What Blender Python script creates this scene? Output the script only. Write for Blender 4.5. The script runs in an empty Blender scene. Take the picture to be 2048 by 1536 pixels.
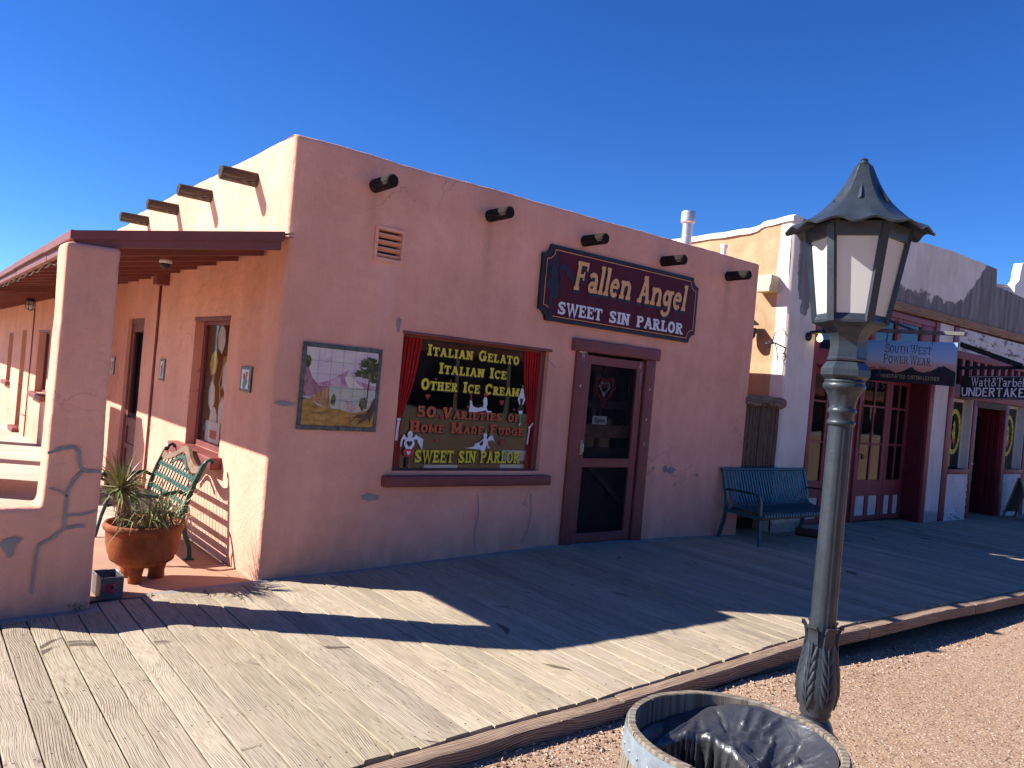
import bpy, math, random
from mathutils import Vector, Matrix, noise as mnoise
rnd = random.Random(7)
R = math.radians
scene = bpy.context.scene
COL = scene.collection

# ------------------------------------------------------------------ camera
cam_d = bpy.data.cameras.new("camera"); cam = bpy.data.objects.new("camera", cam_d); COL.objects.link(cam)
cam_d.sensor_fit = 'HORIZONTAL'; cam_d.sensor_width = 36.0
cam_d.lens = 1554.29 / 2048 * 36.0
cam_d.clip_start = 0.05; cam_d.clip_end = 3000
CAM = Vector((-2.26, -5.83, 1.68))
yaw, pitch, roll = R(38.1193), R(-0.0217), R(5.1111)
_f = Vector((math.sin(yaw) * math.cos(pitch), math.cos(yaw) * math.cos(pitch), math.sin(pitch)))
_r0 = Vector((math.cos(yaw), -math.sin(yaw), 0)); _u0 = _r0.cross(_f)
_r = math.cos(roll) * _r0 + math.sin(roll) * _u0
_u = -math.sin(roll) * _r0 + math.cos(roll) * _u0
cam.matrix_world = Matrix(((_r.x, _u.x, -_f.x, CAM.x), (_r.y, _u.y, -_f.y, CAM.y), (_r.z, _u.z, -_f.z, CAM.z), (0, 0, 0, 1)))
scene.camera = cam

# ------------------------------------------------------------------ sky, sun, exposure
LIGHT = Vector((1.075, -0.865, -1.0)).normalized()
SUN_EL = math.asin(-LIGHT.z); SUN_AZ = math.atan2(-LIGHT.x, -LIGHT.y)
w = bpy.data.worlds.new("World"); scene.world = w; w.use_nodes = True
wn = w.node_tree; wn.nodes.clear()
sky = wn.nodes.new('ShaderNodeTexSky'); sky.sky_type = 'NISHITA'; sky.sun_disc = False
sky.sun_elevation = SUN_EL; sky.sun_rotation = SUN_AZ % (2 * math.pi)
sky.altitude = 1400; sky.air_density = 1.0; sky.dust_density = 0.0; sky.ozone_density = 2.5
hsv = wn.nodes.new('ShaderNodeHueSaturation'); hsv.inputs['Saturation'].default_value = 1.25
hsv.inputs['Value'].default_value = 1.0; hsv.inputs['Hue'].default_value = 0.510
bg = wn.nodes.new('ShaderNodeBackground'); bg.inputs['Strength'].default_value = 0.066
wo = wn.nodes.new('ShaderNodeOutputWorld')
tint = wn.nodes.new('ShaderNodeMix'); tint.data_type = 'RGBA'; tint.blend_type = 'MULTIPLY'; tint.inputs[0].default_value = 1.0
tint.inputs[7].default_value = (0.46, 0.76, 1.06, 1)
wn.links.new(sky.outputs[0], hsv.inputs['Color']); wn.links.new(hsv.outputs[0], tint.inputs[6]); wn.links.new(tint.outputs[2], bg.inputs['Color'])
wn.links.new(bg.outputs[0], wo.inputs['Surface'])
sun_d = bpy.data.lights.new("sun", 'SUN'); sun_d.energy = 4.6; sun_d.angle = R(0.53); sun_d.color = (1.0, 0.95, 0.88)
sun = bpy.data.objects.new("sun", sun_d); COL.objects.link(sun)
sun.rotation_euler = LIGHT.to_track_quat('-Z', 'Y').to_euler(); sun.location = (-20, 14, 18)
vs_ = scene.view_settings
scene.display_settings.display_device = 'sRGB'
vs_.view_transform = 'Standard'; vs_.look = 'None'; vs_.gamma = 1.0; vs_.use_curve_mapping = False
vs_.exposure = 1.30
scene.cycles.max_bounces = 8; scene.cycles.diffuse_bounces = 4; scene.cycles.transparent_max_bounces = 12
scene.cycles.sample_clamp_indirect = 6.0
scene.cycles.use_denoising = True

# ------------------------------------------------------------------ helpers: objects
def tag(o, label=None, cat=None, group=None, kind=None):
    if label: o['label'] = label
    if cat: o['category'] = cat
    if group: o['group'] = group
    if kind: o['kind'] = kind
    return o

def thing(name, label, cat, loc=(0, 0, 0), group=None, kind=None):
    o = bpy.data.objects.new(name, None); COL.objects.link(o); o.location = loc
    o.empty_display_size = 0.1
    return tag(o, label, cat, group, kind)

def copy_tree(o, parent=None):
    c = o.copy(); COL.objects.link(c)
    if parent is not None: c.parent = parent
    for ch in list(o.children): copy_tree(ch, c)
    return c

class MB:
    def __init__(s): s.v = []; s.f = []; s.m = []; s.a = None
    def vert(s, p): s.v.append((p[0], p[1], p[2])); return len(s.v) - 1
    def face(s, ids, mi=0): s.f.append(tuple(ids)); s.m.append(mi)
    def poly(s, pts, mi=0): s.face([s.vert(p) for p in pts], mi)
    def box(s, lo, hi, mi=0, M=None):
        x0, y0, z0 = lo; x1, y1, z1 = hi
        P = [(x0,y0,z0),(x1,y0,z0),(x1,y1,z0),(x0,y1,z0),(x0,y0,z1),(x1,y0,z1),(x1,y1,z1),(x0,y1,z1)]
        if M is not None: P = [M @ Vector(p) for p in P]
        b = len(s.v); s.v += [tuple(p) for p in P]
        for q in ((0,3,2,1),(4,5,6,7),(0,1,5,4),(1,2,6,5),(2,3,7,6),(3,0,4,7)): s.face([b + k for k in q], mi)
    def sbox(s, lo, hi, r=0.004, step=None, amp=0.0, freq=3.0, mi=0, M=None, seed=0.0):
        """box with rounded edges, optionally subdivided and hand-worn"""
        lo = list(lo); hi = list(hi)
        L = []
        for k in range(3):
            a, b = lo[k], hi[k]; rr = min(r, (b - a) * 0.45)
            ls = [a, a + rr * 0.35, a + rr]
            inner = b - a - 2 * rr
            n = max(1, int(round(inner / step))) if step else 1
            ls += [a + rr + inner * i / n for i in range(1, n)]
            ls += [b - rr, b - rr * 0.35, b]; L.append(ls)
        idx = {}
        def V(i, j, k):
            key = (i, j, k)
            if key in idx: return idx[key]
            p = [L[0][i], L[1][j], L[2][k]]
            q = [min(max(p[c], lo[c] + min(r, (hi[c]-lo[c])*.45)), hi[c] - min(r, (hi[c]-lo[c])*.45)) for c in range(3)]
            d = Vector(p) - Vector(q)
            if d.length > 1e-9:
                p = Vector(q) + d.normalized() * min(r, d.length if sum(1 for c in d if abs(c) > 1e-9) == 1 else r)
            p = Vector(p)
            if amp:
                nv = mnoise.noise_vector(p * freq + Vector((seed, seed * 2.1, 0))) * amp + mnoise.noise_vector(p * freq * 4 + Vector((seed, 0, 5))) * amp * 0.3
                p = p + nv
            if M is not None: p = M @ p
            idx[key] = s.vert(p); return idx[key]
        n = [len(l) - 1 for l in L]
        for i in range(n[0]):
            for j in range(n[1]):
                s.face((V(i,j,0), V(i,j+1,0), V(i+1,j+1,0), V(i+1,j,0)), mi)
                s.face((V(i,j,n[2]), V(i+1,j,n[2]), V(i+1,j+1,n[2]), V(i,j+1,n[2])), mi)
        for i in range(n[0]):
            for k in range(n[2]):
                s.face((V(i,0,k), V(i+1,0,k), V(i+1,0,k+1), V(i,0,k+1)), mi)
                s.face((V(i,n[1],k), V(i,n[1],k+1), V(i+1,n[1],k+1), V(i+1,n[1],k)), mi)
        for j in range(n[1]):
            for k in range(n[2]):
                s.face((V(0,j,k), V(0,j,k+1), V(0,j+1,k+1), V(0,j+1,k)), mi)
                s.face((V(n[0],j,k), V(n[0],j+1,k), V(n[0],j+1,k+1), V(n[0],j,k+1)), mi)
    def lathe(s, prof, n=24, mi=0, M=None, caps=True, a0=0.0, rf=None):
        """prof: (r,z) list; rf(angle,z,r) -> radius"""
        rings = []
        for (r, z) in prof:
            ring = []
            for k in range(n):
                a = a0 + 2 * math.pi * k / n
                rr = rf(a, z, r) if rf else r
                p = Vector((rr * math.cos(a), rr * math.sin(a), z))
                if M is not None: p = M @ p
                ring.append(s.vert(p))
            rings.append(ring)
        for A, B in zip(rings, rings[1:]):
            for k in range(n):
                s.face((A[k], A[(k+1) % n], B[(k+1) % n], B[k]), mi)
        if caps:
            s.face(rings[0][::-1], mi); s.face(rings[-1], mi)
    def tube(s, path, rad, n=8, mi=0, caps=True, flat=None):
        P = [Vector(p) for p in path]; rings = []
        up = Vector((0, 0, 1)); prev = None
        for i, p in enumerate(P):
            t = (P[min(i+1, len(P)-1)] - P[max(i-1, 0)]).normalized()
            if prev is None:
                a = t.orthogonal().normalized() if flat is None else (Vector(flat) - Vector(flat).dot(t) * t).normalized()
            else:
                a = (prev - prev.dot(t) * t)
                a = a.normalized() if a.length > 1e-6 else t.orthogonal().normalized()
            prev = a; b = t.cross(a)
            rr = rad[i] if isinstance(rad, (list, tuple)) else rad
            rings.append([s.vert(p + (a * math.cos(2*math.pi*k/n) + b * math.sin(2*math.pi*k/n)) * rr) for k in range(n)])
        for A, B in zip(rings, rings[1:]):
            for k in range(n): s.face((A[k], A[(k+1) % n], B[(k+1) % n], B[k]), mi)
        if caps: s.face(rings[0][::-1], mi); s.face(rings[-1], mi)
    def bar(s, path, side, wd, th, mi=0):
        """rectangular bar swept along path; side = direction of its width"""
        P = [Vector(p) for p in path]; sd = Vector(side).normalized(); rings = []
        for i, p in enumerate(P):
            t = (P[min(i+1, len(P)-1)] - P[max(i-1, 0)]).normalized()
            nn = t.cross(sd).normalized()
            rings.append([s.vert(p + sd * (a * wd / 2) + nn * (b * th / 2)) for a, b in ((-1,-1),(1,-1),(1,1),(-1,1))])
        for A, B in zip(rings, rings[1:]):
            for k in range(4): s.face((A[k], A[(k+1) % 4], B[(k+1) % 4], B[k]), mi)
        s.face(rings[0][::-1], mi); s.face(rings[-1], mi)
    def prism(s, pts, n, th, mi=0, mi_side=None):
        """closed polygon (3D points) extruded by th along -n (front face kept at pts)"""
        n = Vector(n).normalized()
        A = [s.vert(p) for p in pts]; B = [s.vert(Vector(p) - n * th) for p in pts]
        s.face(A, mi); s.face(B[::-1], mi if mi_side is None else mi_side)
        for k in range(len(A)):
            q = (k + 1) % len(A); s.face((A[q], A[k], B[k], B[q]), mi if mi_side is None else mi_side)
    def build(s, name, mats, parent=None, smooth=False, loc=None, auto=None):
        me = bpy.data.meshes.new(name)
        off = Vector((0, 0, 0)) if loc is None else Vector(loc)
        me.from_pydata([(p[0]-off.x, p[1]-off.y, p[2]-off.z) for p in s.v], [], s.f)
        if not isinstance(mats, (list, tuple)): mats = [mats]
        for m in mats: me.materials.append(m)
        if len(mats) > 1: me.polygons.foreach_set('material_index', s.m)
        if smooth: me.polygons.foreach_set('use_smooth', [True] * len(s.f))
        if s.a is not None:
            at = me.attributes.new('rnd', 'FLOAT', 'POINT'); at.data.foreach_set('value', s.a)
        me.validate()
        if auto: me.set_sharp_from_angle(angle=R(auto))
        me.update()
        o = bpy.data.objects.new(name, me); COL.objects.link(o)
        if parent is not None:
            o.parent = parent
            if parent.type == 'EMPTY': o.location = -parent.location
        else: o.location = off
        return o

# ------------------------------------------------------------------ helpers: materials
class Mat:
    def __init__(s, name):
        s.m = bpy.data.materials.new(name); s.m.use_nodes = True
        s.t = s.m.node_tree; s.t.nodes.clear()
        s.out = s.t.nodes.new('ShaderNodeOutputMaterial')
        s.b = s.t.nodes.new('ShaderNodeBsdfPrincipled')
        s.t.links.new(s.b.outputs[0], s.out.inputs['Surface'])
        s.co = None
    def put(s, sock, v):
        if hasattr(v, 'is_output') or isinstance(v, bpy.types.NodeSocket): s.t.links.new(v, sock)
        elif v is not None:
            if isinstance(v, (tuple, list)) and len(v) == 3 and sock.type == 'RGBA': v = (*v, 1)
            sock.default_value = v
    def n(s, typ, ins=None, out=0, **at):
        nd = s.t.nodes.new(typ)
        for k, v in at.items(): setattr(nd, k, v)
        for k, v in (ins or {}).items(): s.put(nd.inputs[k], v)
        return nd.outputs[out]
    def obj(s):
        if s.co is None: s.co = s.n('ShaderNodeTexCoord', out='Object')
        return s.co
    def noise(s, vec, scale, detail=4, rough=0.55, dist=0.0):
        return s.n('ShaderNodeTexNoise', {'Vector': vec, 'Scale': scale, 'Detail': detail, 'Roughness': rough, 'Distortion': dist})
    def math(s, op, a, b=0.0, c=None, clamp=False):
        ins = {0: a, 1: b}
        if c is not None: ins[2] = c
        return s.n('ShaderNodeMath', ins, operation=op, use_clamp=clamp)
    def mul(s, vec, k): return s.n('ShaderNodeVectorMath', {0: vec, 1: k}, operation='MULTIPLY')
    def add(s, vec, k): return s.n('ShaderNodeVectorMath', {0: vec, 1: k}, operation='ADD')
    def xyz(s, vec):
        nd = s.t.nodes.new('ShaderNodeSeparateXYZ'); s.put(nd.inputs[0], vec); return nd.outputs
    def comb(s, x, y, z): return s.n('ShaderNodeCombineXYZ', {0: x, 1: y, 2: z})
    def mr(s, v, a, b, c=0.0, d=1.0, smooth=False):
        return s.n('ShaderNodeMapRange', {0: v, 1: a, 2: b, 3: c, 4: d}, clamp=True, interpolation_type='SMOOTHSTEP' if smooth else 'LINEAR')
    def mix(s, f, a, b, blend='MIX'):
        nd = s.t.nodes.new('ShaderNodeMix'); nd.data_type = 'RGBA'; nd.blend_type = blend
        s.put(nd.inputs[0], f); s.put(nd.inputs[6], a); s.put(nd.inputs[7], b); return nd.outputs[2]
    def ramp(s, f, stops):
        nd = s.t.nodes.new('ShaderNodeValToRGB'); s.put(nd.inputs[0], f)
        el = nd.color_ramp.elements
        while len(el) < len(stops): el.new(0.5)
        for e, (p, c) in zip(el, stops): e.position = p; e.color = (*c, 1)
        return nd.outputs[0]
    def bump(s, h, dist, strength=1.0, normal=None):
        return s.n('ShaderNodeBump', {'Height': h, 'Distance': dist, 'Strength': strength, **({'Normal': normal} if normal is not None else {})})
    def set(s, col=None, rough=None, normal=None, metal=None, spec=None, **kw):
        if col is not None: s.put(s.b.inputs['Base Color'], col)
        if rough is not None: s.put(s.b.inputs['Roughness'], rough)
        if normal is not None: s.put(s.b.inputs['Normal'], normal)
        if metal is not None: s.put(s.b.inputs['Metallic'], metal)
        if spec is not None: s.put(s.b.inputs['Specular IOR Level'], spec)
        for k, v in kw.items(): s.put(s.b.inputs[k], v)
        return s.m

def paint(name, col, rough=0.5, var=0.12, scale=6.0, bump=0.0, bscale=60, spec=0.4, chips=None, chip_col=(0.5, 0.42, 0.36), metal=0.0):
    m = Mat(name); o = m.obj()
    n1 = m.noise(o, scale, 5, 0.6)
    dark = tuple(c * (1 - var * 1.6) for c in col); lite = tuple(min(1, c * (1 + var * 1.2)) for c in col)
    c = m.ramp(n1, [(0.3, dark), (0.7, lite)])
    if chips:
        n2 = m.noise(o, 26, 6, 0.7); k = m.mr(n2, chips, chips + 0.025)
        c = m.mix(k, c, chip_col)
    nm = m.bump(m.noise(o, bscale, 3, 0.6), bump) if bump else None
    rg = m.mr(m.noise(o, scale * 2.3, 3), 0.3, 0.7, max(0.02, rough - 0.08), min(1, rough + 0.08))
    return m.set(c, rg, nm, metal=metal, spec=spec)

def stucco(name, base, patch=(0.33, 0.27, 0.25)):
    m = Mat(name); o = m.obj()
    big = m.noise(o, 0.9, 4, 0.55); mid = m.noise(o, 4.2, 7, 0.72)
    streak = m.noise(m.mul(o, (5.0, 5.0, 0.35)), 1.0, 5, 0.6)
    c1 = tuple(x * 0.80 for x in base); c2 = tuple(min(1, x * 1.10) for x in base)
    c = m.ramp(big, [(0.32, c1), (0.68, c2)])
    c = m.mix(m.mr(mid, 0.38, 0.66, 0.0, 0.36), c, (base[0]*0.78, base[1]*0.66, base[2]*0.62))
    c = m.mix(m.mr(streak, 0.48, 0.72, 0.0, 0.30), c, (min(1, base[0]*1.12), min(1, base[1]*1.22), min(1, base[2]*1.26)))
    z = m.xyz(o)[2]
    dirt = m.math('MULTIPLY', m.mr(z, 0.45, -0.05, 0.0, 1.0), m.mr(m.noise(m.mul(o, (3, 3, 1.2)), 1.6, 6, 0.7), 0.35, 0.7))
    c = m.mix(m.math('MULTIPLY', dirt, 0.55), c, (0.30, 0.17, 0.12))
    X = m.xyz(o)
    fx = m.math('ABSOLUTE', m.math('SUBTRACT', m.math('FRACT', m.math('DIVIDE', m.math('SUBTRACT', X[0], 0.105), 1.19)), 0.5))
    fx = m.math('ADD', fx, m.math('MULTIPLY', m.math('SUBTRACT', m.noise(m.mul(o, (9, 9, 1.5)), 1.0, 4), 0.5), 0.10))
    st = m.math('MULTIPLY', m.math('MULTIPLY', m.mr(fx, 0.075, 0.0), m.math('MULTIPLY', m.mr(z, 2.35, 3.12), m.mr(z, 3.19, 3.15))), m.mr(X[1], 0.06, 0.05))
    c = m.mix(m.math('MULTIPLY', st, 0.40), c, (0.42, 0.20, 0.11))
    vx = m.math('ABSOLUTE', m.math('SUBTRACT', X[0], 0.88))
    vs = m.math('MULTIPLY', m.math('MULTIPLY', m.mr(vx, 0.16, 0.04), m.mr(m.noise(m.mul(o, (22, 22, 0.7)), 1.0, 4), 0.4, 0.7)), m.math('MULTIPLY', m.mr(z, 1.3, 2.5), m.mr(z, 2.64, 2.60)))
    c = m.mix(m.math('MULTIPLY', m.math('MULTIPLY', vs, m.mr(X[1], 0.06, 0.05)), 0.45), c, (0.80, 0.52, 0.44))
    # small worn pits and old plaster showing
    pit = m.mr(m.noise(o, 19, 8, 0.75), 0.735, 0.76)
    c = m.mix(m.math('MULTIPLY', pit, 0.55), c, patch)
    # hairline cracks
    vor = m.n('ShaderNodeTexVoronoi', {'Vector': m.add(m.mul(o, (0.55, 0.55, 0.55)), m.mul(m.n('ShaderNodeTexNoise', {'Vector': o, 'Scale': 3.0, 'Detail': 5}, out='Color'), (0.35, 0.35, 0.35))), 'Scale': 1.0}, feature='DISTANCE_TO_EDGE')
    cr = m.math('MULTIPLY', m.mr(vor, 0.0045, 0.0, 0, 1), m.mr(m.noise(o, 0.7, 2), 0.5, 0.62))
    c = m.mix(m.math('MULTIPLY', cr, 0.45), c, (0.2, 0.11, 0.09))
    h = m.math('ADD', m.math('MULTIPLY', m.noise(o, 9, 4, 0.6), 0.9), m.math('MULTIPLY', m.noise(o, 95, 5, 0.7), 0.26))
    return m.set(c, 0.9, m.bump(h, 0.018, 0.9), spec=0.15)

def woodmat(name, dark, mid, light, axis=1, gs=70.0, stretch=0.04, knots=True, rough=0.85, bump=0.004, per='rnd', cracks=0.6, ringw=0.32, lines=70.0):
    """weathered timber with grain along the given axis"""
    m = Mat(name); o = m.obj(); X = m.xyz(o)
    al = X[axis]; ac = X[(axis + 1) % 3]; ac2 = X[(axis + 2) % 3]
    rn = m.n('ShaderNodeAttribute', out='Fac', attribute_name='rnd', attribute_type='GEOMETRY')
    r2 = m.math('MULTIPLY', rn, 37.0)
    al2 = m.math('ADD', al, r2)
    kv = m.comb(m.math('MULTIPLY', ac, 8.5), m.math('MULTIPLY', al2, 4.2), m.math('ADD', m.math('MULTIPLY', ac2, 8.5), r2))
    kc_on = m.mr(m.xyz(m.n('ShaderNodeTexVoronoi', {'Vector': kv, 'Scale': 1.0, 'Randomness': 0.62}, out='Color', feature='F1'))[0], 0.66, 0.68)
    vd = m.n('ShaderNodeTexVoronoi', {'Vector': kv, 'Scale': 1.0, 'Randomness': 0.62}, feature='F1')
    kn = m.math('MULTIPLY', m.mr(vd, 0.21, 0.03, 0.0, 1.0, smooth=True), kc_on)
    warp = m.math('MULTIPLY', m.math('ADD', m.noise(m.comb(m.math('MULTIPLY', ac, 2.0), m.math('MULTIPLY', al2, 1.3), r2), 1.0, 1), m.math('MULTIPLY', kn, 0.15 if knots else 0.0)), 0.085)
    acw = m.math('ADD', ac, warp); ac2w = m.math('ADD', ac2, warp)
    gv = m.comb(m.math('MULTIPLY', acw, gs), m.math('MULTIPLY', al2, gs * stretch), m.math('ADD', m.math('MULTIPLY', ac2w, gs), r2))
    g = m.noise(gv, 1.0, 5, 0.62)
    rings = m.n('ShaderNodeTexWave', {'Vector': m.comb(acw, m.math('MULTIPLY', al2, 0.03), ac2w), 'Scale': gs * 0.55, 'Distortion': 3.5, 'Detail': 3, 'Detail Scale': 1.3}, wave_type='BANDS', bands_direction='DIAGONAL')
    gg = m.math('ADD', m.math('MULTIPLY', g, 1 - ringw), m.math('MULTIPLY', rings, ringw))
    c = m.ramp(gg, [(0.33, dark), (0.47, mid), (0.66, light)])
    lq = m.math('ADD', m.math('MULTIPLY', m.math('ADD', acw, ac2w), lines), m.math('MULTIPLY', m.noise(m.comb(m.math('MULTIPLY', ac, 9), m.math('MULTIPLY', al2, 0.9), r2), 1.0, 2), 5.0))
    ln = m.mr(m.math('ABSOLUTE', m.math('SUBTRACT', m.math('FRACT', lq), 0.5)), 0.30, 0.47)
    ln = m.math('MULTIPLY', ln, m.mr(m.noise(m.comb(m.math('MULTIPLY', ac, 16), m.math('MULTIPLY', al2, 1.6), r2), 1.0, 3), 0.40, 0.62, 0.12, 1.0))
    c = m.mix(m.math('MULTIPLY', ln, 0.55), c, tuple(x * 1.15 for x in dark))
    blot = m.noise(m.comb(m.math('MULTIPLY', ac, 2.2), m.math('MULTIPLY', al2, 0.9), r2), 1.6, 4, 0.6)
    c = m.mix(m.mr(blot, 0.36, 0.66, 0.0, 0.36), c, mid)
    tone = m.mr(rn, 0, 1, 0.80, 1.13)
    c = m.mix(1.0, c, m.comb(tone, m.math('MULTIPLY', tone, m.mr(m.math('FRACT', m.math('MULTIPLY', rn, 7.3)), 0, 1, 0.985, 1.01)), m.math('MULTIPLY', tone, m.mr(m.math('FRACT', m.math('MULTIPLY', rn, 13.7)), 0, 1, 0.95, 1.02))), 'MULTIPLY')
    ck = m.mr(m.noise(m.comb(m.math('MULTIPLY', acw, gs * 0.9), m.math('MULTIPLY', al2, 1.3), r2), 1.0, 3, 0.55), 0.32, 0.28, 0.0, 1.0)
    c = m.mix(m.math('MULTIPLY', ck, cracks), c, tuple(x * 0.35 for x in dark))
    h = m.math('SUBTRACT', m.math('SUBTRACT', gg, m.math('MULTIPLY', ln, 0.55)), m.math('MULTIPLY', ck, 0.9))
    if knots:
        kr = m.math('MULTIPLY', m.math('ABSOLUTE', m.math('SUBTRACT', m.math('FRACT', m.math('MULTIPLY', vd, 17.0)), 0.5)), m.mr(vd, 0.15, 0.08))
        kc = m.math('MULTIPLY', kc_on, m.math('MAXIMUM', m.math('MULTIPLY', m.mr(vd, 0.095, 0.06, 0.0, 1.0), m.mr(m.noise(m.mul(kv, (3, 3, 3)), 2.0, 3), 0.35, 0.6, 0.45, 0.95)), m.math('MULTIPLY', kr, 0.9)))
        c = m.mix(kc, c, tuple(x * 0.75 for x in dark))
        h = m.math('SUBTRACT', h, m.math('MULTIPLY', kc, 0.5))
    m.h = h; m.c = c; m.X = X; m.rn = rn
    m.set(c, rough, m.bump(h, bump), spec=0.2)
    return m

def glass(name, tint=(0.88, 0.91, 0.90), refl=0.13, dirt=0.05, kr=0.45):
    m = Mat(name); m.t.nodes.remove(m.b)
    ge = m.t.nodes.new('ShaderNodeNewGeometry')
    dt = m.t.nodes.new('ShaderNodeVectorMath'); dt.operation = 'DOT_PRODUCT'; m.put(dt.inputs[0], ge.outputs['Incoming']); m.put(dt.inputs[1], ge.outputs['Normal'])
    k = m.math('POWER', m.math('SUBTRACT', 1.0, m.math('ABSOLUTE', dt.outputs['Value'])), 5.0)
    fac = m.math('ADD', m.math('MULTIPLY', k, kr), 0.03 + refl, clamp=True)
    tr = m.n('ShaderNodeBsdfTransparent', {'Color': tint}); gl = m.n('ShaderNodeBsdfGlossy', {'Color': (0.95, 0.97, 1.0), 'Roughness': 0.004, 'Normal': m.bump(m.noise(m.obj(), 1.6, 2), 0.0012)})
    sh = m.n('ShaderNodeMixShader', {0: fac, 1: tr, 2: gl})
    df = m.n('ShaderNodeBsdfDiffuse', {'Color': (0.5, 0.48, 0.45)})
    dk = m.math('MULTIPLY', m.mr(m.noise(m.obj(), 3.0, 6, 0.65), 0.4, 0.75), dirt)
    sh2 = m.n('ShaderNodeMixShader', {0: dk, 1: sh, 2: df})
    m.t.links.new(sh2, m.out.inputs['Surface']); return m.m

def screenmat(name):
    m = Mat(name); m.t.nodes.remove(m.b)
    tr = m.n('ShaderNodeBsdfTransparent', {'Color': (1, 1, 1)}); df = m.n('ShaderNodeBsdfDiffuse', {'Color': (0.018, 0.018, 0.022)})
    X = m.xyz(m.obj())
    sag = m.mr(m.noise(m.obj(), 2.2, 3), 0.3, 0.7, 0.42, 0.54)
    m.t.links.new(m.n('ShaderNodeMixShader', {0: sag, 1: tr, 2: df}), m.out.inputs['Surface']); return m.m

M = {}
M['stucco'] = stucco('pink_stucco', (0.85, 0.43, 0.300))
M['trim'] = paint('maroon_trim_paint', (0.205, 0.052, 0.045), 0.5, 0.10, 5, 0.0012, 70, chips=0.73, chip_col=(0.30, 0.16, 0.13))
M['fascia'] = paint('rust_brown_fascia_paint', (0.205, 0.062, 0.048), 0.55, 0.12, 4, 0.001, 50)
M['redtrim'] = paint('red_trim_paint', (0.235, 0.036, 0.040), 0.5, 0.12, 5, 0.0012, 70, chips=0.70, chip_col=(0.33, 0.24, 0.22))
M['redpanel'] = paint('dark_red_panel_paint', (0.12, 0.010, 0.016), 0.4, 0.12, 4, 0.0008, 60)
M['cream'] = paint('cream_panel_paint', (0.64, 0.59, 0.51), 0.6, 0.08, 6)
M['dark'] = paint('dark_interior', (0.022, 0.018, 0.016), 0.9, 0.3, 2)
M['darkwood'] = paint('dark_inner_wood', (0.05, 0.028, 0.02), 0.7, 0.3, 4)
M['black'] = paint('black_paint', (0.012, 0.012, 0.014), 0.42, 0.2, 8)
M['signblack'] = paint('sign_border_black', (0.012, 0.012, 0.016), 0.45, 0.15, 8)
M['signred'] = paint('sign_field_maroon', (0.085, 0.007, 0.017), 0.55, 0.10, 3, spec=0.2)
M['angelblack'] = paint('silhouette_black', (0.012, 0.010, 0.018), 0.45, 0.1, 8)
M['gold'] = paint('sign_gold_letter', (0.80, 0.42, 0.15), 0.5, 0.05, 8)
M['offwhite'] = paint('sign_white_letter', (0.74, 0.73, 0.75), 0.5, 0.06, 8)
M['yellow'] = paint('window_yellow_letter', (0.76, 0.64, 0.035), 0.5, 0.06, 8)
M['orange'] = paint('window_orange_letter', (0.52, 0.105, 0.030), 0.5, 0.08, 8)
M['decal_w'] = paint('window_white_decal', (0.74, 0.77, 0.80), 0.5, 0.05, 8)
M['decal_r'] = paint('window_red_decal', (0.42, 0.03, 0.03), 0.5, 0.08, 8)
M['decal_g'] = paint('window_green_decal', (0.05, 0.34, 0.10), 0.5, 0.06, 8)
M['curtain'] = paint('red_curtain_print', (0.40, 0.012, 0.014), 0.6, 0.15, 4, spec=0.1)
M['glass'] = glass('window_glass', refl=0.0, dirt=0.02)
M['glass2'] = glass('old_door_glass', (0.5, 0.52, 0.52), 0.02, 0.015, 0.5)
M['screen'] = screenmat('insect_screen')
M['cement'] = paint('grey_cement', (0.30, 0.28, 0.26), 0.9, 0.15, 3, 0.004, 40, spec=0.15)
M['caulk'] = paint('grey_caulk', (0.28, 0.265, 0.25), 0.85, 0.10, 9, 0.001, 60, spec=0.15)
M['iron'] = paint('grey_black_iron_paint', (0.026, 0.034, 0.044), 0.40, 0.15, 9, 0.0016, 60, spec=0.45, chips=0.735, chip_col=(0.12, 0.13, 0.14))
M['benchgreen'] = paint('blue_green_metal_paint', (0.012, 0.075, 0.092), 0.32, 0.15, 7, 0.0004, 80, spec=0.5)
M['castgreen'] = paint('green_cast_iron_paint', (0.010, 0.070, 0.044), 0.45, 0.2, 9, 0.001, 60, spec=0.35)
M['castdark'] = paint('dark_green_iron', (0.012, 0.028, 0.022), 0.35, 0.2, 9, 0.001, 60, spec=0.5)
M['bronze'] = paint('worn_bronze_rail', (0.20, 0.115, 0.06), 0.45, 0.25, 12, 0.001, 40)
M['lampglass'] = None
M['terracotta'] = paint('terracotta', (0.25, 0.075, 0.027), 0.75, 0.22, 7, 0.003, 45, chips=0.66, chip_col=(0.36, 0.20, 0.13), spec=0.2)
M['soil'] = paint('dry_soil', (0.07, 0.045, 0.03), 0.95, 0.4, 20, 0.01, 40, spec=0.1)
M['galv'] = paint('galvanised_hoop', (0.30, 0.355, 0.395), 0.45, 0.22, 14, 0.0006, 40, metal=0.55, chips=0.69, chip_col=(0.40, 0.28, 0.18))
M['pipe'] = paint('galvanised_pipe', (0.52, 0.55, 0.56), 0.38, 0.08, 9, 0.0005, 40, metal=0.6)
M['rooftop'] = paint('pale_roofing', (0.50, 0.47, 0.42), 0.85, 0.15, 5)
M['beige'] = paint('beige_box_paint', (0.62, 0.50, 0.30), 0.6, 0.05, 5)
M['tin'] = paint('scuffed_tin', (0.11, 0.105, 0.11), 0.45, 0.3, 14, 0.001, 40, chips=0.6, chip_col=(0.06, 0.05, 0.06))
M['tinred'] = paint('tin_red_label', (0.30, 0.03, 0.05), 0.5, 0.3, 14, chips=0.6, chip_col=(0.25, 0.22, 0.23))
M['tile'] = paint('border_tile', (0.095, 0.115, 0.105), 0.3, 0.35, 22, 0.001, 50)
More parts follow.
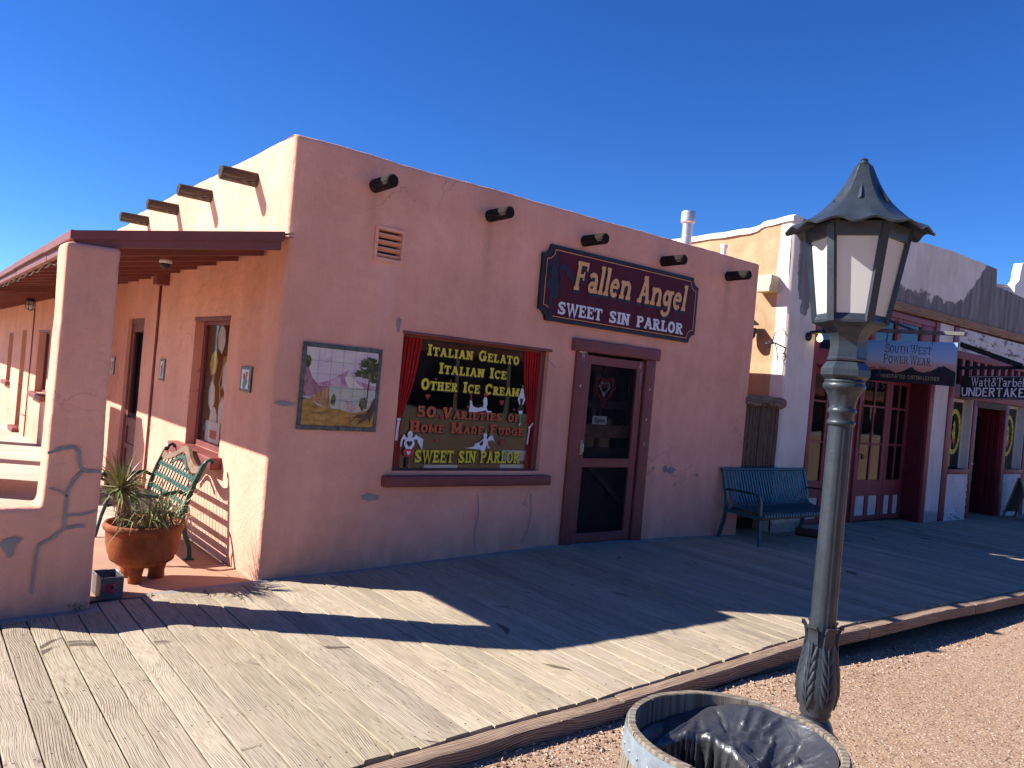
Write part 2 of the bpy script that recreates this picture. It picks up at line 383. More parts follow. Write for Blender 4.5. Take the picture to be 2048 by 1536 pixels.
M['straw'] = paint('dry_stem', (0.26, 0.17, 0.10), 0.9, 0.2, 20)
M['paper'] = paint('pale_paper', (0.76, 0.79, 0.70), 0.8, 0.06, 8)
M['paper_y'] = paint('yellow_paper', (0.70, 0.50, 0.09), 0.8, 0.06, 8)
M['paper_p'] = paint('pinkish_paper', (0.78, 0.66, 0.62), 0.8, 0.06, 8)
M['teal'] = paint('teal_print', (0.02, 0.30, 0.34), 0.6, 0.1, 8)
M['plywood'] = paint('reddish_board', (0.20, 0.10, 0.055), 0.6, 0.3, 9)
M['redbrick'] = paint('dull_red_block', (0.13, 0.040, 0.032), 0.85, 0.2, 9, 0.003, 40)
M['chrome'] = paint('brushed_steel', (0.5, 0.5, 0.5), 0.3, 0.05, 9, metal=0.9)

def leafmat(name, a, b):
    m = Mat(name); g = m.n('ShaderNodeNewGeometry', out='Random Per Island')
    c = m.ramp(g, [(0.1, a), (0.75, b), (0.97, (0.30, 0.24, 0.10))])
    return m.set(c, 0.5, spec=0.3)
M['yucca'] = leafmat('yucca_leaf', (0.09, 0.12, 0.030), (0.24, 0.25, 0.085))
M['grass'] = leafmat('grass_blade', (0.13, 0.15, 0.045), (0.36, 0.34, 0.14))
M['dryflower'] = leafmat('dry_flower', (0.14, 0.055, 0.04), (0.24, 0.11, 0.08))
M['weed'] = leafmat('weed_leaf', (0.03, 0.06, 0.015), (0.07, 0.10, 0.03))

def lampglass():
    m = Mat('frosted_lamp_panel'); m.t.nodes.remove(m.b)
    df = m.n('ShaderNodeBsdfDiffuse', {'Color': (0.74, 0.71, 0.66)}); tl = m.n('ShaderNodeBsdfTranslucent', {'Color': (0.70, 0.66, 0.60)})
    sh = m.n('ShaderNodeMixShader', {0: 0.35, 1: df, 2: tl})
    gl = m.n('ShaderNodeBsdfGlossy', {'Color': (1, 1, 1), 'Roughness': 0.25})
    m.t.links.new(m.n('ShaderNodeMixShader', {0: 0.04, 1: sh, 2: gl}), m.out.inputs['Surface']); return m.m
M['lampglass'] = lampglass()

def deckmat():
    m = woodmat('weathered_deck_wood', (0.145, 0.105, 0.072), (0.37, 0.298, 0.212), (0.50, 0.422, 0.315), axis=1, gs=150, stretch=0.018, bump=0.0034, cracks=0.8, ringw=0.12, lines=85.0)
    # nail heads over the joists
    X = m.X
    px = m.math('SUBTRACT', m.math('ABSOLUTE', m.math('SUBTRACT', m.math('FRACT', m.math('DIVIDE', X[0], 0.14)), 0.5)), 0.27)
    py = m.math('SUBTRACT', m.math('FRACT', m.math('ADD', m.math('DIVIDE', X[1], 0.61), m.math('MULTIPLY', m.rn, 0.06))), 0.5)
    d = m.math('SQRT', m.math('ADD', m.math('POWER', m.math('MULTIPLY', px, 0.14), 2), m.math('POWER', m.math('MULTIPLY', py, 0.61), 2)))
    nail = m.mr(d, 0.0060, 0.0042)
    c = m.mix(nail, m.c, (0.035, 0.025, 0.022))
    grime = m.mr(m.noise(m.mul(m.obj(), (1, 1, 1)), 0.8, 5, 0.6), 0.42, 0.7, 0.0, 0.25)
    c = m.mix(grime, c, (0.34, 0.28, 0.20))
    # worn dirt between porch floor and boards and along the far part
    return m.set(c)
M['deck'] = deckmat()
M['beam'] = woodmat('kerb_timber', (0.12, 0.075, 0.05), (0.29, 0.195, 0.135), (0.42, 0.305, 0.22), axis=0, gs=85, stretch=0.03, bump=0.006).m
M['lintelwood'] = woodmat('bare_lintel_timber', (0.15, 0.08, 0.045), (0.36, 0.215, 0.125), (0.48, 0.31, 0.19), axis=0, gs=45, stretch=0.04, bump=0.004).m
M['fence'] = woodmat('old_fence_wood', (0.045, 0.030, 0.020), (0.125, 0.085, 0.055), (0.22, 0.155, 0.10), axis=2, gs=70, stretch=0.03, bump=0.006, knots=False).m
M['log'] = woodmat('fence_log_wood', (0.07, 0.045, 0.03), (0.20, 0.14, 0.095), (0.32, 0.24, 0.17), axis=0, gs=50, stretch=0.05, bump=0.006, knots=False).m
M['viga_grey'] = woodmat('weathered_viga', (0.035, 0.024, 0.018), (0.095, 0.068, 0.05), (0.18, 0.135, 0.10), axis=0, gs=90, stretch=0.05, bump=0.008, knots=False).m
M['viga_dark'] = woodmat('tarred_viga', (0.010, 0.007, 0.007), (0.026, 0.017, 0.016), (0.060, 0.042, 0.036), axis=1, gs=50, stretch=0.05, bump=0.008, knots=False).m
M['barrel'] = woodmat('barrel_stave_wood', (0.115, 0.09, 0.068), (0.185, 0.15, 0.115), (0.26, 0.215, 0.165), axis=2, gs=38, stretch=0.04, bump=0.0015, knots=False, lines=24.0, cracks=0.2).m
M['frame_wood'] = woodmat('sandwich_board_wood', (0.12, 0.07, 0.035), (0.30, 0.19, 0.10), (0.40, 0.27, 0.15), axis=2, gs=50, stretch=0.04, bump=0.003, knots=False).m

def dirtmat():
    m = Mat('dirt_ground'); o = m.obj()
    n1 = m.noise(o, 0.6, 5, 0.6); n2 = m.noise(o, 22, 9, 0.85); n3 = m.noise(o, 70, 5, 0.75)
    c = m.ramp(n2, [(0.32, (0.15, 0.080, 0.047)), (0.47, (0.35, 0.212, 0.132)), (0.55, (0.40, 0.252, 0.160)), (0.68, (0.55, 0.38, 0.26))])
    c = m.mix(m.mr(n1, 0.35, 0.65, 0.0, 0.35), c, (0.48, 0.345, 0.24))
    sp = m.noise(o, 85, 2, 0.5); sp2 = m.noise(m.add(o, (3, 7, 1)), 60, 2, 0.5)
    c = m.mix(m.mr(sp, 0.60, 0.66, 0.0, 0.75), c, (0.70, 0.57, 0.45)); c = m.mix(m.mr(sp2, 0.385, 0.33, 0.0, 0.8), c, (0.13, 0.075, 0.05))
    v = m.n('ShaderNodeTexVoronoi', {'Vector': o, 'Scale': 48.0}, feature='F1')
    vc = m.n('ShaderNodeTexVoronoi', {'Vector': o, 'Scale': 48.0}, out='Color', feature='F1')
    vx = m.xyz(vc)[0]
    peb = m.math('MULTIPLY', m.mr(v, 0.46, 0.36), m.mr(vx, 0.5, 0.55))
    pc = m.ramp(m.xyz(vc)[1], [(0.1, (0.12, 0.07, 0.05)), (0.5, (0.42, 0.28, 0.20)), (0.9, (0.66, 0.54, 0.43))])
    c = m.mix(m.math('MULTIPLY', peb, 0.8), c, pc)
    h = m.math('ADD', m.math('MULTIPLY', n2, 1.0), m.math('ADD', m.math('MULTIPLY', n3, 0.35), m.math('MULTIPLY', m.math('SUBTRACT', 0.5, v), m.math('MULTIPLY', peb, 1.6))))
    return m.set(c, 0.95, m.bump(h, 0.012), spec=0.1)
M['dirt'] = dirtmat()
M['pebble'] = None
def pebmat():
    m = Mat('gravel_stone'); g = m.n('ShaderNodeNewGeometry', out='Random Per Island')
    c = m.ramp(g, [(0.0, (0.11, 0.065, 0.045)), (0.35, (0.27, 0.155, 0.10)), (0.7, (0.40, 0.26, 0.175)), (1.0, (0.56, 0.45, 0.36))])
    return m.set(c, 0.9, spec=0.15)
M['pebble'] = pebmat()

def floormat():
    m = Mat('porch_concrete'); o = m.obj(); X = m.xyz(o)
    n1 = m.noise(o, 1.6, 5, 0.6); n2 = m.noise(o, 30, 5, 0.7)
    pink = m.ramp(n1, [(0.3, (0.33, 0.185, 0.120)), (0.7, (0.47, 0.285, 0.195))])
    grey = m.ramp(n1, [(0.3, (0.38, 0.33, 0.265)), (0.7, (0.52, 0.465, 0.385))])
    k = m.mr(m.math('ADD', X[1], m.math('MULTIPLY', n1, 1.2)), 2.4, 3.4)
    c = m.mix(k, pink, grey)
    c = m.mix(m.mr(n2, 0.5, 0.8, 0, 0.35), c, (0.2, 0.13, 0.09))
    j = m.mr(m.math('ABSOLUTE', m.math('SUBTRACT', m.math('FRACT', m.math('DIVIDE', X[1], 1.45)), 0.5)), 0.006, 0.003)
    c = m.mix(m.math('MULTIPLY', j, 0.7), c, (0.10, 0.07, 0.05))
    return m.set(c, 0.8, m.bump(m.math('ADD', n2, m.math('MULTIPLY', j, -2.0)), 0.003), spec=0.25)
M['porchfloor'] = floormat()

def peelmat():
    """white limewash over grey cement: front of the second building"""
    m = Mat('peeling_white_plaster'); o = m.obj(); X = m.xyz(o)
    nA = m.noise(o, 2.2, 8, 0.68); nB = m.noise(m.mul(o, (7, 7, 0.9)), 1.0, 6, 0.65); n3 = m.noise(o, 40, 4, 0.7)
    white = m.ramp(m.noise(o, 1.3, 4), [(0.3, (0.61, 0.545, 0.46)), (0.7, (0.79, 0.735, 0.645))])
    white = m.mix(m.mr(nB, 0.52, 0.72, 0, 0.4), white, (0.42, 0.34, 0.32))
    white = m.mix(m.mr(m.noise(o, 17, 6, 0.7), 0.70, 0.73), white, (0.27, 0.23, 0.22))
    grey = m.ramp(nB, [(0.25, (0.095, 0.088, 0.082)), (0.5, (0.20, 0.188, 0.178)), (0.75, (0.34, 0.33, 0.33))])
    # bare cement rises to the right along the parapet, plus a strip above the timber and a patch by the corner
    line = m.n('ShaderNodeFloatCurve', {'Value': m.mr(X[0], 8.0, 16.0)})
    nd = line.node; cu = nd.mapping.curves[0]
    pts = [(0.0, 0.33), (0.3, 0.33), (0.42, 0.34), (0.48, 0.40), (0.545, 0.62), (0.60, 0.86), (0.645, 1.0), (1.0, 1.0)]
    cu.points[0].location = pts[0]; cu.points[1].location = pts[-1]
    for p in pts[1:-1]: cu.points.new(*p)
    nd.mapping.update()
    zl = m.mr(line, 0.0, 1.0, 3.2, 4.7)
    hi = m.math('ADD', X[2], m.math('MULTIPLY', m.math('SUBTRACT', nA, 0.5), -0.85))
    k1 = m.math('MULTIPLY', m.mr(m.math('SUBTRACT', zl, hi), -0.01, 0.02), m.mr(X[2], 3.38, 3.40))
    k1 = m.math('MULTIPLY', k1, m.mr(X[0], 8.3, 8.4))
    dx = m.math('DIVIDE', m.math('SUBTRACT', X[0], m.math('ADD', 7.12, m.math('MULTIPLY', m.math('SUBTRACT', X[2], 3.5), -0.06))), 0.19)
    dz = m.math('DIVIDE', m.math('SUBTRACT', X[2], 3.72), 0.72)
    dd = m.math('ADD', m.math('ADD', m.math('MULTIPLY', dx, dx), m.math('MULTIPLY', dz, dz)), m.math('MULTIPLY', m.math('SUBTRACT', nA, 0.5), 3.6))
    k2 = m.mr(dd, 1.05, 0.98)
    k3 = m.mr(m.math('ADD', X[2], m.math('MULTIPLY', nA, 0.3)), 0.33, 0.28, 0.0, 0.6)
    k = m.math('MAXIMUM', m.math('MAXIMUM', k1, k2), k3)
    c = m.mix(k, white, grey)
    h = m.math('ADD', m.math('MULTIPLY', k, -0.6), m.math('ADD', m.math('MULTIPLY', n3, 0.25), m.math('MULTIPLY', nA, 0.4)))
    return m.set(c, 0.9, m.bump(h, 0.012), spec=0.15)
M['peel'] = peelmat()

def tanmat():
    """ochre side wall with an unpainted white margin along its corner and top"""
    m = Mat('ochre_side_plaster'); o = m.obj(); X = m.xyz(o)
    n = m.noise(o, 2.6, 6, 0.6); n3 = m.noise(o, 35, 5, 0.7)
    tan = m.ramp(m.noise(o, 3.5, 7, 0.7), [(0.28, (0.33, 0.215, 0.125)), (0.5, (0.45, 0.305, 0.18)), (0.75, (0.53, 0.38, 0.24))])
    wh = m.ramp(n, [(0.3, (0.60, 0.55, 0.50)), (0.7, (0.76, 0.72, 0.68))])
    e = m.mr(m.math('ADD', X[1], m.math('MULTIPLY', m.math('SUBTRACT', m.noise(m.mul(o, (1, 1, 1.2)), 1.5, 5), 0.5), 0.09)), 0.215, 0.20)
    return m.set(m.mix(e, tan, wh), 0.9, m.bump(m.math('ADD', m.math('MULTIPLY', n, 0.8), m.math('MULTIPLY', n3, 0.3)), 0.014), spec=0.12)
M['tan'] = tanmat()
M['whitecap'] = paint('white_parapet_cap', (0.74, 0.71, 0.68), 0.9, 0.06, 6, 0.006, 25, spec=0.1)

def sidingmat():
    m = Mat('peeling_clapboard'); o = m.obj(); X = m.xyz(o)
    n = m.noise(m.mul(o, (1.0, 1.0, 3.2)), 3.0, 8, 0.72)
    k = m.mr(n, 0.55, 0.57)
    hi = m.mr(X[2], 2.0, 2.5, 0.0, 1.0)
    k = m.math('MULTIPLY', k, m.math('MAXIMUM', hi, m.mr(X[2], 0.22, 0.1, 0.10, 1.0)))
    white = m.ramp(m.noise(o, 4, 4), [(0.3, (0.62, 0.57, 0.52)), (0.7, (0.76, 0.72, 0.66))])
    c = m.mix(k, white, m.ramp(m.noise(m.mul(o, (2, 2, 30)), 2, 4), [(0.3, (0.13, 0.10, 0.09)), (0.7, (0.30, 0.24, 0.21))]))
    return m.set(c, 0.8, m.bump(m.math('MULTIPLY', k, -1.0), 0.003), spec=0.2)
M['siding'] = sidingmat()

def sunsetmat(y0=-0.05, z0=2.2, z1=2.76):
    m = Mat('painted_sunset_board'); o = m.obj(); X = m.xyz(o)
    z = m.math('ADD', X[2], m.math('MULTIPLY', m.math('SUBTRACT', m.noise(m.mul(o, (3, 3, 9)), 2.0, 5), 0.5), 0.12))
    c = m.ramp(m.mr(z, z0, z1), [(0.25, (0.52, 0.20, 0.14)), (0.40, (0.52, 0.30, 0.24)), (0.52, (0.42, 0.46, 0.52)), (0.72, (0.28, 0.42, 0.60)), (1.0, (0.16, 0.33, 0.58))])
    return m.set(c, 0.45, spec=0.4)
M['sunset'] = sunsetmat()

def plasticbag():
    m = Mat('black_bin_bag'); o = m.obj()
    h = m.math('ABSOLUTE', m.math('SUBTRACT', m.noise(o, 16, 2, 0.5, 1.0), 0.5))
    return m.set((0.030, 0.031, 0.034), 0.34, m.bump(h, 0.010, 0.6), spec=0.9, **{'Sheen Weight': 0.0, 'Coat Weight': 0.35, 'Coat Roughness': 0.45})
M['bag'] = plasticbag()

def bulbmat():
    m = Mat('lit_bulb'); return m.set((0.9, 0.85, 0.6), 0.3, **{'Emission Color': (1.0, 0.80, 0.35, 1), 'Emission Strength': 1.6})
M['bulb'] = bulbmat()

# ------------------------------------------------------------------ helpers: lettering
def _arc(cx, cy, rx, ry, a0, a1, n=12):
    return [(cx + rx * math.cos(R(a0 + (a1 - a0) * i / n)), cy + ry * math.sin(R(a0 + (a1 - a0) * i / n))) for i in range(n + 1)]

def glyph(ch, T, H, O):
    """slab letter: list of ('p', points, thickness) and ('r', x0,y0,x1,y1); returns width, list"""
    out = []; p = lambda pts, t=T: out.append(('p', pts, t)); q = lambda *a: out.append(('r',) + a)
    h = H; t2 = T / 2
    def stem(x, y0=0, y1=1, b=True, t=True, ob=None):
        q(x - t2, y0, x + t2, y1)
        if O > 0:
            if b: q(x - t2 - O, y0, x + t2 + O, y0 + h)
            if t: q(x - t2 - O, y1 - h, x + t2 + O, y1)
    s0 = O + t2; W = 0.78
    if ch == 'A':
        p([(0.42, 1), (0.15, 0)], T * .85); p([(0.42, 1), (0.69, 0)], T); q(0.24, 0.27, 0.6, 0.27 + h * .9)
        if O: q(0.0, 0, 0.3, h); q(0.52, 0, 0.84, h); q(0.24, 1 - h, 0.5, 1)
        W = 0.84
    elif ch == 'B': stem(s0); p([(s0, 1 - h/2), (.45, 1 - h/2)] + _arc(.45, .76, .2, .24 - h/2, 90, -90, 8) + [(s0, .52)], h * 1.1); p([(s0, .5), (.48, .5)] + _arc(.48, .26, .22, .26 - h/2, 90, -90, 8) + [(s0, h/2)], h * 1.1)
    elif ch == 'C': p(_arc(.40, .5, .40 - t2, .5 - h/2, 42, 318, 18), T * .9); q(.60, .62, .70, .97) if O else None; W = .76
    elif ch == 'D': stem(s0, b=False, t=False); q(0, 0, .4, h); q(0, 1-h, .4, 1); p([(.36, 1 - h/2)] + _arc(.36, .5, .40 - t2 + .0, .5 - h/2, 90, -90, 14) + [(.36, h/2)], T * .9); W = .78
    elif ch in 'EF':
        q(s0 - t2, 0, s0 + t2, 1); q(0, 1 - h, .68, 1); q(s0, .45, .5, .45 + h * .9)
        if O: q(.58, 1 - h - .16, .68, 1); q(.44, .36, .52, .66)
        if ch == 'E':
            q(0, 0, .70, h)
            if O: q(.60, 0, .70, h + .16)
        elif O: q(0, 0, s0 + t2 + O, h)
        W = .72
    elif ch == 'G': p(_arc(.40, .5, .40 - t2, .5 - h/2, 42, 330, 18), T * .9); q(.60, .62, .70, .97) if O else None; q(.44, .36, .80, .36 + h); q(.58, .05, .58 + T * .8, .42); W = .82
    elif ch == 'H': stem(s0); stem(.84 - s0); q(s0, .44, .84 - s0, .44 + h); W = .84
    elif ch == 'I': stem(s0); W = 2 * s0
    elif ch == 'K': stem(s0); p([(s0, .40), (.66, 1)], T * .75); p([(s0 + .12, .52), (.70, 0)], T * .9); (q(.5, 1-h, .82, 1), q(.52, 0, .86, h)) if O else None; W = .84
    elif ch == 'L': stem(s0, b=False); q(0, 0, .66, h); q(.56, 0, .66, h + .2) if O else None; W = .70
    elif ch == 'M': stem(s0 * .9); stem(1.02 - s0 * .9); p([(s0 * .9, 1), (.51, .22), (1.02 - s0 * .9, 1)], T * .8); W = 1.02
    elif ch == 'N': stem(s0 * .9, b=True); stem(.84 - s0 * .9, b=False); p([(s0 * .8, .97), (.84 - s0 * .8, .03)], T); W = .84
    elif ch in 'O0': p(_arc(.39, .5, .39 - t2, .5 - h/2, 0, 360, 24), T); W = .78
    elif ch == 'P': stem(s0, t=False); q(0, 1-h, .4, 1); p([(.36, 1 - h/2)] + _arc(.38, .73, .34 - t2, .27 - h/2 , 90, -90, 10) + [(s0, .46)], h * 1.15); W = .72
    elif ch == 'R': stem(s0, t=False); q(0, 1-h, .4, 1); p([(.36, 1 - h/2)] + _arc(.38, .74, .33 - t2, .26 - h/2, 90, -90, 10) + [(s0, .48)], h * 1.15); p([(.38, .5), (.66, 0)], T * .95); q(.50, 0, .82, h) if O else None; W = .80
    elif ch == 'S':
        p(_arc(.36, .74, .34 - t2, .26 - h/2, 25, 270, 12) + _arc(.36, .26, .36 - t2, .26 - h/2, 90, -155, 12), h * 1.25)
        if O: q(.56, .66, .65, .99); q(.02, .01, .11, .36)
        W = .72
    elif ch == 'T': stem(.38, t=False); q(0, 1 - h, .76, 1); (q(0, 1 - h - .17, .09, 1), q(.67, 1 - h - .17, .76, 1)) if O else None; W = .76
    elif ch == 'U': q(s0 - t2, .3, s0 + t2, 1); q(.82 - s0 - t2, .3, .82 - s0 + t2, 1); p([(s0, .34)] + _arc(.41, .34, .41 - s0, .34 - h/2, 180, 360, 12), T * .9); (q(0, 1-h, s0+t2+O, 1), q(.82-s0-t2-O, 1-h, .82, 1)) if O else None; W = .82
    elif ch == 'V': p([(.13, 1), (.41, 0)], T); p([(.69, 1), (.41, 0)], T * .8); (q(0, 1-h, .32, 1), q(.52, 1-h, .82, 1)) if O else None; W = .82
    elif ch == 'W': p([(.12, 1), (.35, 0), (.57, .9)], T * .8); p([(.57, .9), (.80, 0), (1.03, 1)], T * .8); (q(0, 1-h, .28, 1), q(.44, 1-h, .68, 1), q(.88, 1-h, 1.14, 1)) if O else None; W = 1.14
    elif ch == '5': q(.12, 1 - h*1.1, .66, 1); q(.12, .5, .12 + T * .7, 1); p([(.12, .56)] + _arc(.36, .32, .36 - t2, .32 - h/2, 100, -150, 14), T * .85); W = .74
    elif ch == '&': p([(.74, .05), (.22, .72)] + _arc(.36, .83, .16, .13, 200, -20, 8) + [(.46, .66), (.18, .42)] + _arc(.28, .25, .22, .21, 150, 320, 8) + [(.72, .52)], T * .7); W = .80
    elif ch == 'a': p(_arc(.30, .48, .2, .15, 160, 0, 8) + [(.50, .12)], T * .8); q(.40 - 0, 0, .40 + T, .5); p(_arc(.29, .19, .26 - t2, .20 - h/2, 0, 360, 14), T * .75); q(.42, 0, .66, h * .9) if O else None; W = .66
    elif ch in 'eé':
        p([(.08, .36), (.54, .36)], h * .8); p(_arc(.31, .33, .31 - t2, .33 - h/2, 5, 318, 16), T * .85); W = .62
        if ch == 'é': p([(.26, .78), (.42, .98)], T * .6)
    elif ch == 'g': p(_arc(.30, .36, .29 - t2, .29 - h/2, 0, 360, 16), T * .85); q(.46, -.1, .46 + T * .85, .66); q(.46, .66 - h, .74, .66) if O else None; p([(.46 + T * .42, -.06)] + _arc(.30, -.08, .24, .20, 0, -165, 8), T * .8); W = .70
    elif ch == 'l': q(s0 - t2, 0, s0 + t2, 1); (q(0, 0, s0 + t2 + O, h * .9), q(0, 1 - h * .9, s0 + t2, 1)) if O else None; W = 2 * s0
    elif ch == 'n': stem(s0, 0, .66); stem(.72 - s0 + .02, 0, .5, t=False); p([(s0, .42)] + _arc(.40, .42, .74 - s0 - .40, .24 - h/2, 150, 0, 8), T * .85); W = .76
    elif ch == 'r': stem(s0, 0, .66); p([(s0, .38)] + _arc(.42, .42, .16, .20, 150, 50, 6), T * .8); W = .58
    elif ch == 't': q(.22 - t2, .1, .22 + t2, .95); q(0, .60, .48, .60 + h * .9); p([(.22, .14)] + _arc(.36, .14, .14, .14 - h/3, 180, 300, 6), T * .8); W = .50
    elif ch == 'b': q(s0 - t2, 0, s0 + t2, 1); q(0, 1 - h * .9, s0 + t2, 1) if O else None; p(_arc(.40, .32, .28 - t2 + .02, .32 - h/2, 0, 360, 16), T * .8); W = .70
    elif ch == 'p': q(s0 - t2, -.32, s0 + t2, .66); p(_arc(.40, .33, .28 - t2 + .02, .33 - h/2, 0, 360, 16), T * .8); W = .70
    elif ch == ' ': W = .42
    return W, [g for g in out if g]

def _buffer(pts, t):
    n = len(pts); L = []; Rr = []
    closed = math.dist(pts[0], pts[-1]) < 1e-6
    for i in range(n):
        a = pts[i-1] if i > 0 else (pts[-2] if closed else None)
        b = pts[i+1] if i < n-1 else (pts[1] if closed else None)
        d1 = Vector((pts[i][0]-a[0], pts[i][1]-a[1])).normalized() if a else None
        d2 = Vector((b[0]-pts[i][0], b[1]-pts[i][1])).normalized() if b else None
        if d1 is None: d1 = d2
        if d2 is None: d2 = d1
        n1 = Vector((-d1.y, d1.x)); n2 = Vector((-d2.y, d2.x)); m = (n1 + n2)
        if m.length < 1e-4: m = n1
        m.normalize(); k = 1 / max(0.45, m.dot(n1))
        L.append((pts[i][0] + m.x * t/2 * k, pts[i][1] + m.y * t/2 * k)); Rr.append((pts[i][0] - m.x * t/2 * k, pts[i][1] - m.y * t/2 * k))
    return L, Rr

def text_width(s, T, H, O, gap, sc):
    x = 0
    for ch in s:
        k = 1.0
        if sc and ch.islower(): ch = ch.upper(); k = sc
        x += glyph(ch, T, H, O)[0] * k + gap
    return x - gap

def lettering(mb, s, org, ud, vd, nd, height, width=None, T=0.2, H=0.14, O=0.1, gap=0.06, sc=None, slant=0.0, grow=0.0, mi=0, lift=0.0, xw=1.0):
    """flat letters laid on a board; every stroke sits a hair above the last so none share a plane"""
    ud, vd, nd, org = Vector(ud), Vector(vd), Vector(nd), Vector(org)
    tot = text_width(s, T, H, O, gap, sc); kx = (width / (tot * height)) if width else xw
    x = 0.0; cnt = 0
    for ch in s:
        k = 1.0
        if sc and ch.islower(): ch = ch.upper(); k = sc
        W, G = glyph(ch, T, H, O)
        for i, g in enumerate(G):
            z = lift + 0.00022 * ((i % 9) + (9 if cnt % 2 else 0))
            def P(u, v): return org + ud * ((x + u * k) * kx * height + slant * v * k * height) + vd * (v * k * height) + nd * z
            if g[0] == 'r':
                _, x0, y0, x1, y1 = g
                if x1 <= x0 or y1 <= y0: continue
                e = grow
                mb.poly([P(x0-e, y0-e), P(x1+e, y0-e), P(x1+e, y1+e), P(x0-e, y1+e)], mi)
            else:
                Lf, Rt = _buffer(g[1], g[2] + 2 * grow)
                A = [mb.vert(P(*a)) for a in Lf]; B = [mb.vert(P(*b)) for b in Rt]
                for a in range(len(A) - 1): mb.face((B[a], B[a+1], A[a+1], A[a]), mi)
        x += W * k + gap; cnt += 1

def flatpoly(mb, pts, org, ud, vd, nd, lift, mi=0, s=1.0):
    org, ud, vd, nd = Vector(org), Vector(ud), Vector(vd), Vector(nd)
    mb.poly([org + ud * (u * s) + vd * (v * s) + nd * lift for u, v in pts], mi)
def flatstroke(mb, pts, t, org, ud, vd, nd, lift, mi=0, s=1.0):
    org, ud, vd, nd = Vector(org), Vector(ud), Vector(vd), Vector(nd)
    Lf, Rt = _buffer(pts, t); P = lambda q: org + ud * (q[0] * s) + vd * (q[1] * s) + nd * lift
    A = [mb.vert(P(a)) for a in Lf]; B = [mb.vert(P(b)) for b in Rt]
    for a in range(len(A) - 1): mb.face((B[a], B[a+1], A[a+1], A[a]), mi)

def lerp(a, b, t): return a + (b - a) * t
def table(tb, x):
    if x <= tb[0][0]: return tb[0][1]
    for (x0, y0), (x1, y1) in zip(tb, tb[1:]):
        if x <= x1: return lerp(y0, y1, (x - x0) / (x1 - x0))
    return tb[-1][1]
DECK = [(-5, -0.10), (-2, -0.055), (-1.2, -0.032), (0, 0.0), (0.8, 0.014), (1.8, 0.050), (3.1, 0.098), (4.3, 0.086), (4.9, 0.08), (6, 0.052), (8, 0.02), (11, -0.005), (25, -0.02)]
def deckz(x, y=0): return table(DECK, x)
def porchz(y): return -0.022 - 0.03 * y
def dirtz(x, y):
    if y > -2.7: return table([(-2.7, -0.19), (0, -0.19), (0.5, -0.3), (3, -0.5), (60, -2.2)], y)
    return lerp(-0.10, table([(-5, -.13), (-1, -.095), (1, -.07), (2, -.04), (3, -.07), (4.3, -.13), (8, -.16), (24, -.17)], x), max(0.0, 1 - max(0, -y - 2.9) / 4.0)) + 0.010 * mnoise.noise(Vector((x * 0.9, y * 0.9, 3)))

def refine(ls, step):
    ls = sorted(set(round(x, 5) for x in ls)); o = [ls[0]]
    for a, b in zip(ls, ls[1:]):
        n = max(1, int(math.ceil((b - a) / step)))
        o += [a + (b - a) * i / n for i in range(1, n + 1)]
    return o
def wallgrid(mb, us, vs, holes, P, mi=0, flip=False):
    idx = {}
    def V(i, j):
        if (i, j) not in idx: idx[(i, j)] = mb.vert(P(us[i], vs[j]))
        return idx[(i, j)]
    for i in range(len(us) - 1):
        for j in range(len(vs) - 1):
            u = (us[i] + us[i+1]) / 2; v = (vs[j] + vs[j+1]) / 2
            if any(a < u < b and c < v < d for a, b, c, d in holes): continue
            q = (V(i, j), V(i+1, j), V(i+1, j+1), V(i, j+1))
            mb.face(q[::-1] if flip else q, mi)
def reveal(mb, hole, P, dv, mi=0, us=None, vs=None, sides='lrtb'):
    a, b, c, d = hole; dv = Vector(dv)
    uu = [u for u in (us or [a, b]) if a - 1e-6 <= u <= b + 1e-6]; vv = [v for v in (vs or [c, d]) if c - 1e-6 <= v <= d + 1e-6]
    def strip(pts):
        A = [mb.vert(p) for p in pts]; B = [mb.vert(Vector(p) + dv) for p in pts]
        for k in range(len(A) - 1): mb.face((A[k], A[k+1], B[k+1], B[k]), mi)
    if 'l' in sides: strip([P(a, v) for v in vv])
    if 'r' in sides: strip([P(b, v) for v in reversed(vv)])
    if 'b' in sides: strip([P(u, c) for u in reversed(uu)])
    if 't' in sides: strip([P(u, d) for u in uu])

# ================================================================== SETTING
# dirt street, one sheet to the horizon, finer near the camera
xs = [-900, -300, -100, -40, -20] + [-12 + 0.35 * i for i in range(92)] + [24, 32, 45, 80, 200, 500, 900]
ys = [-900, -300, -100, -60, -40, -30, -24, -18, -14, -11, -9] + [-8 + 0.25 * i for i in range(21)] + [-2.69, 0, 0.5, 3, 8, 20, 40, 60, 100, 300, 900]
mb = MB(); wallgrid(mb, xs, ys, [], lambda u, v: (u, v, dirtz(u, v)))
tag(mb.build('dirt_street', M['dirt'], smooth=True), kind='structure')

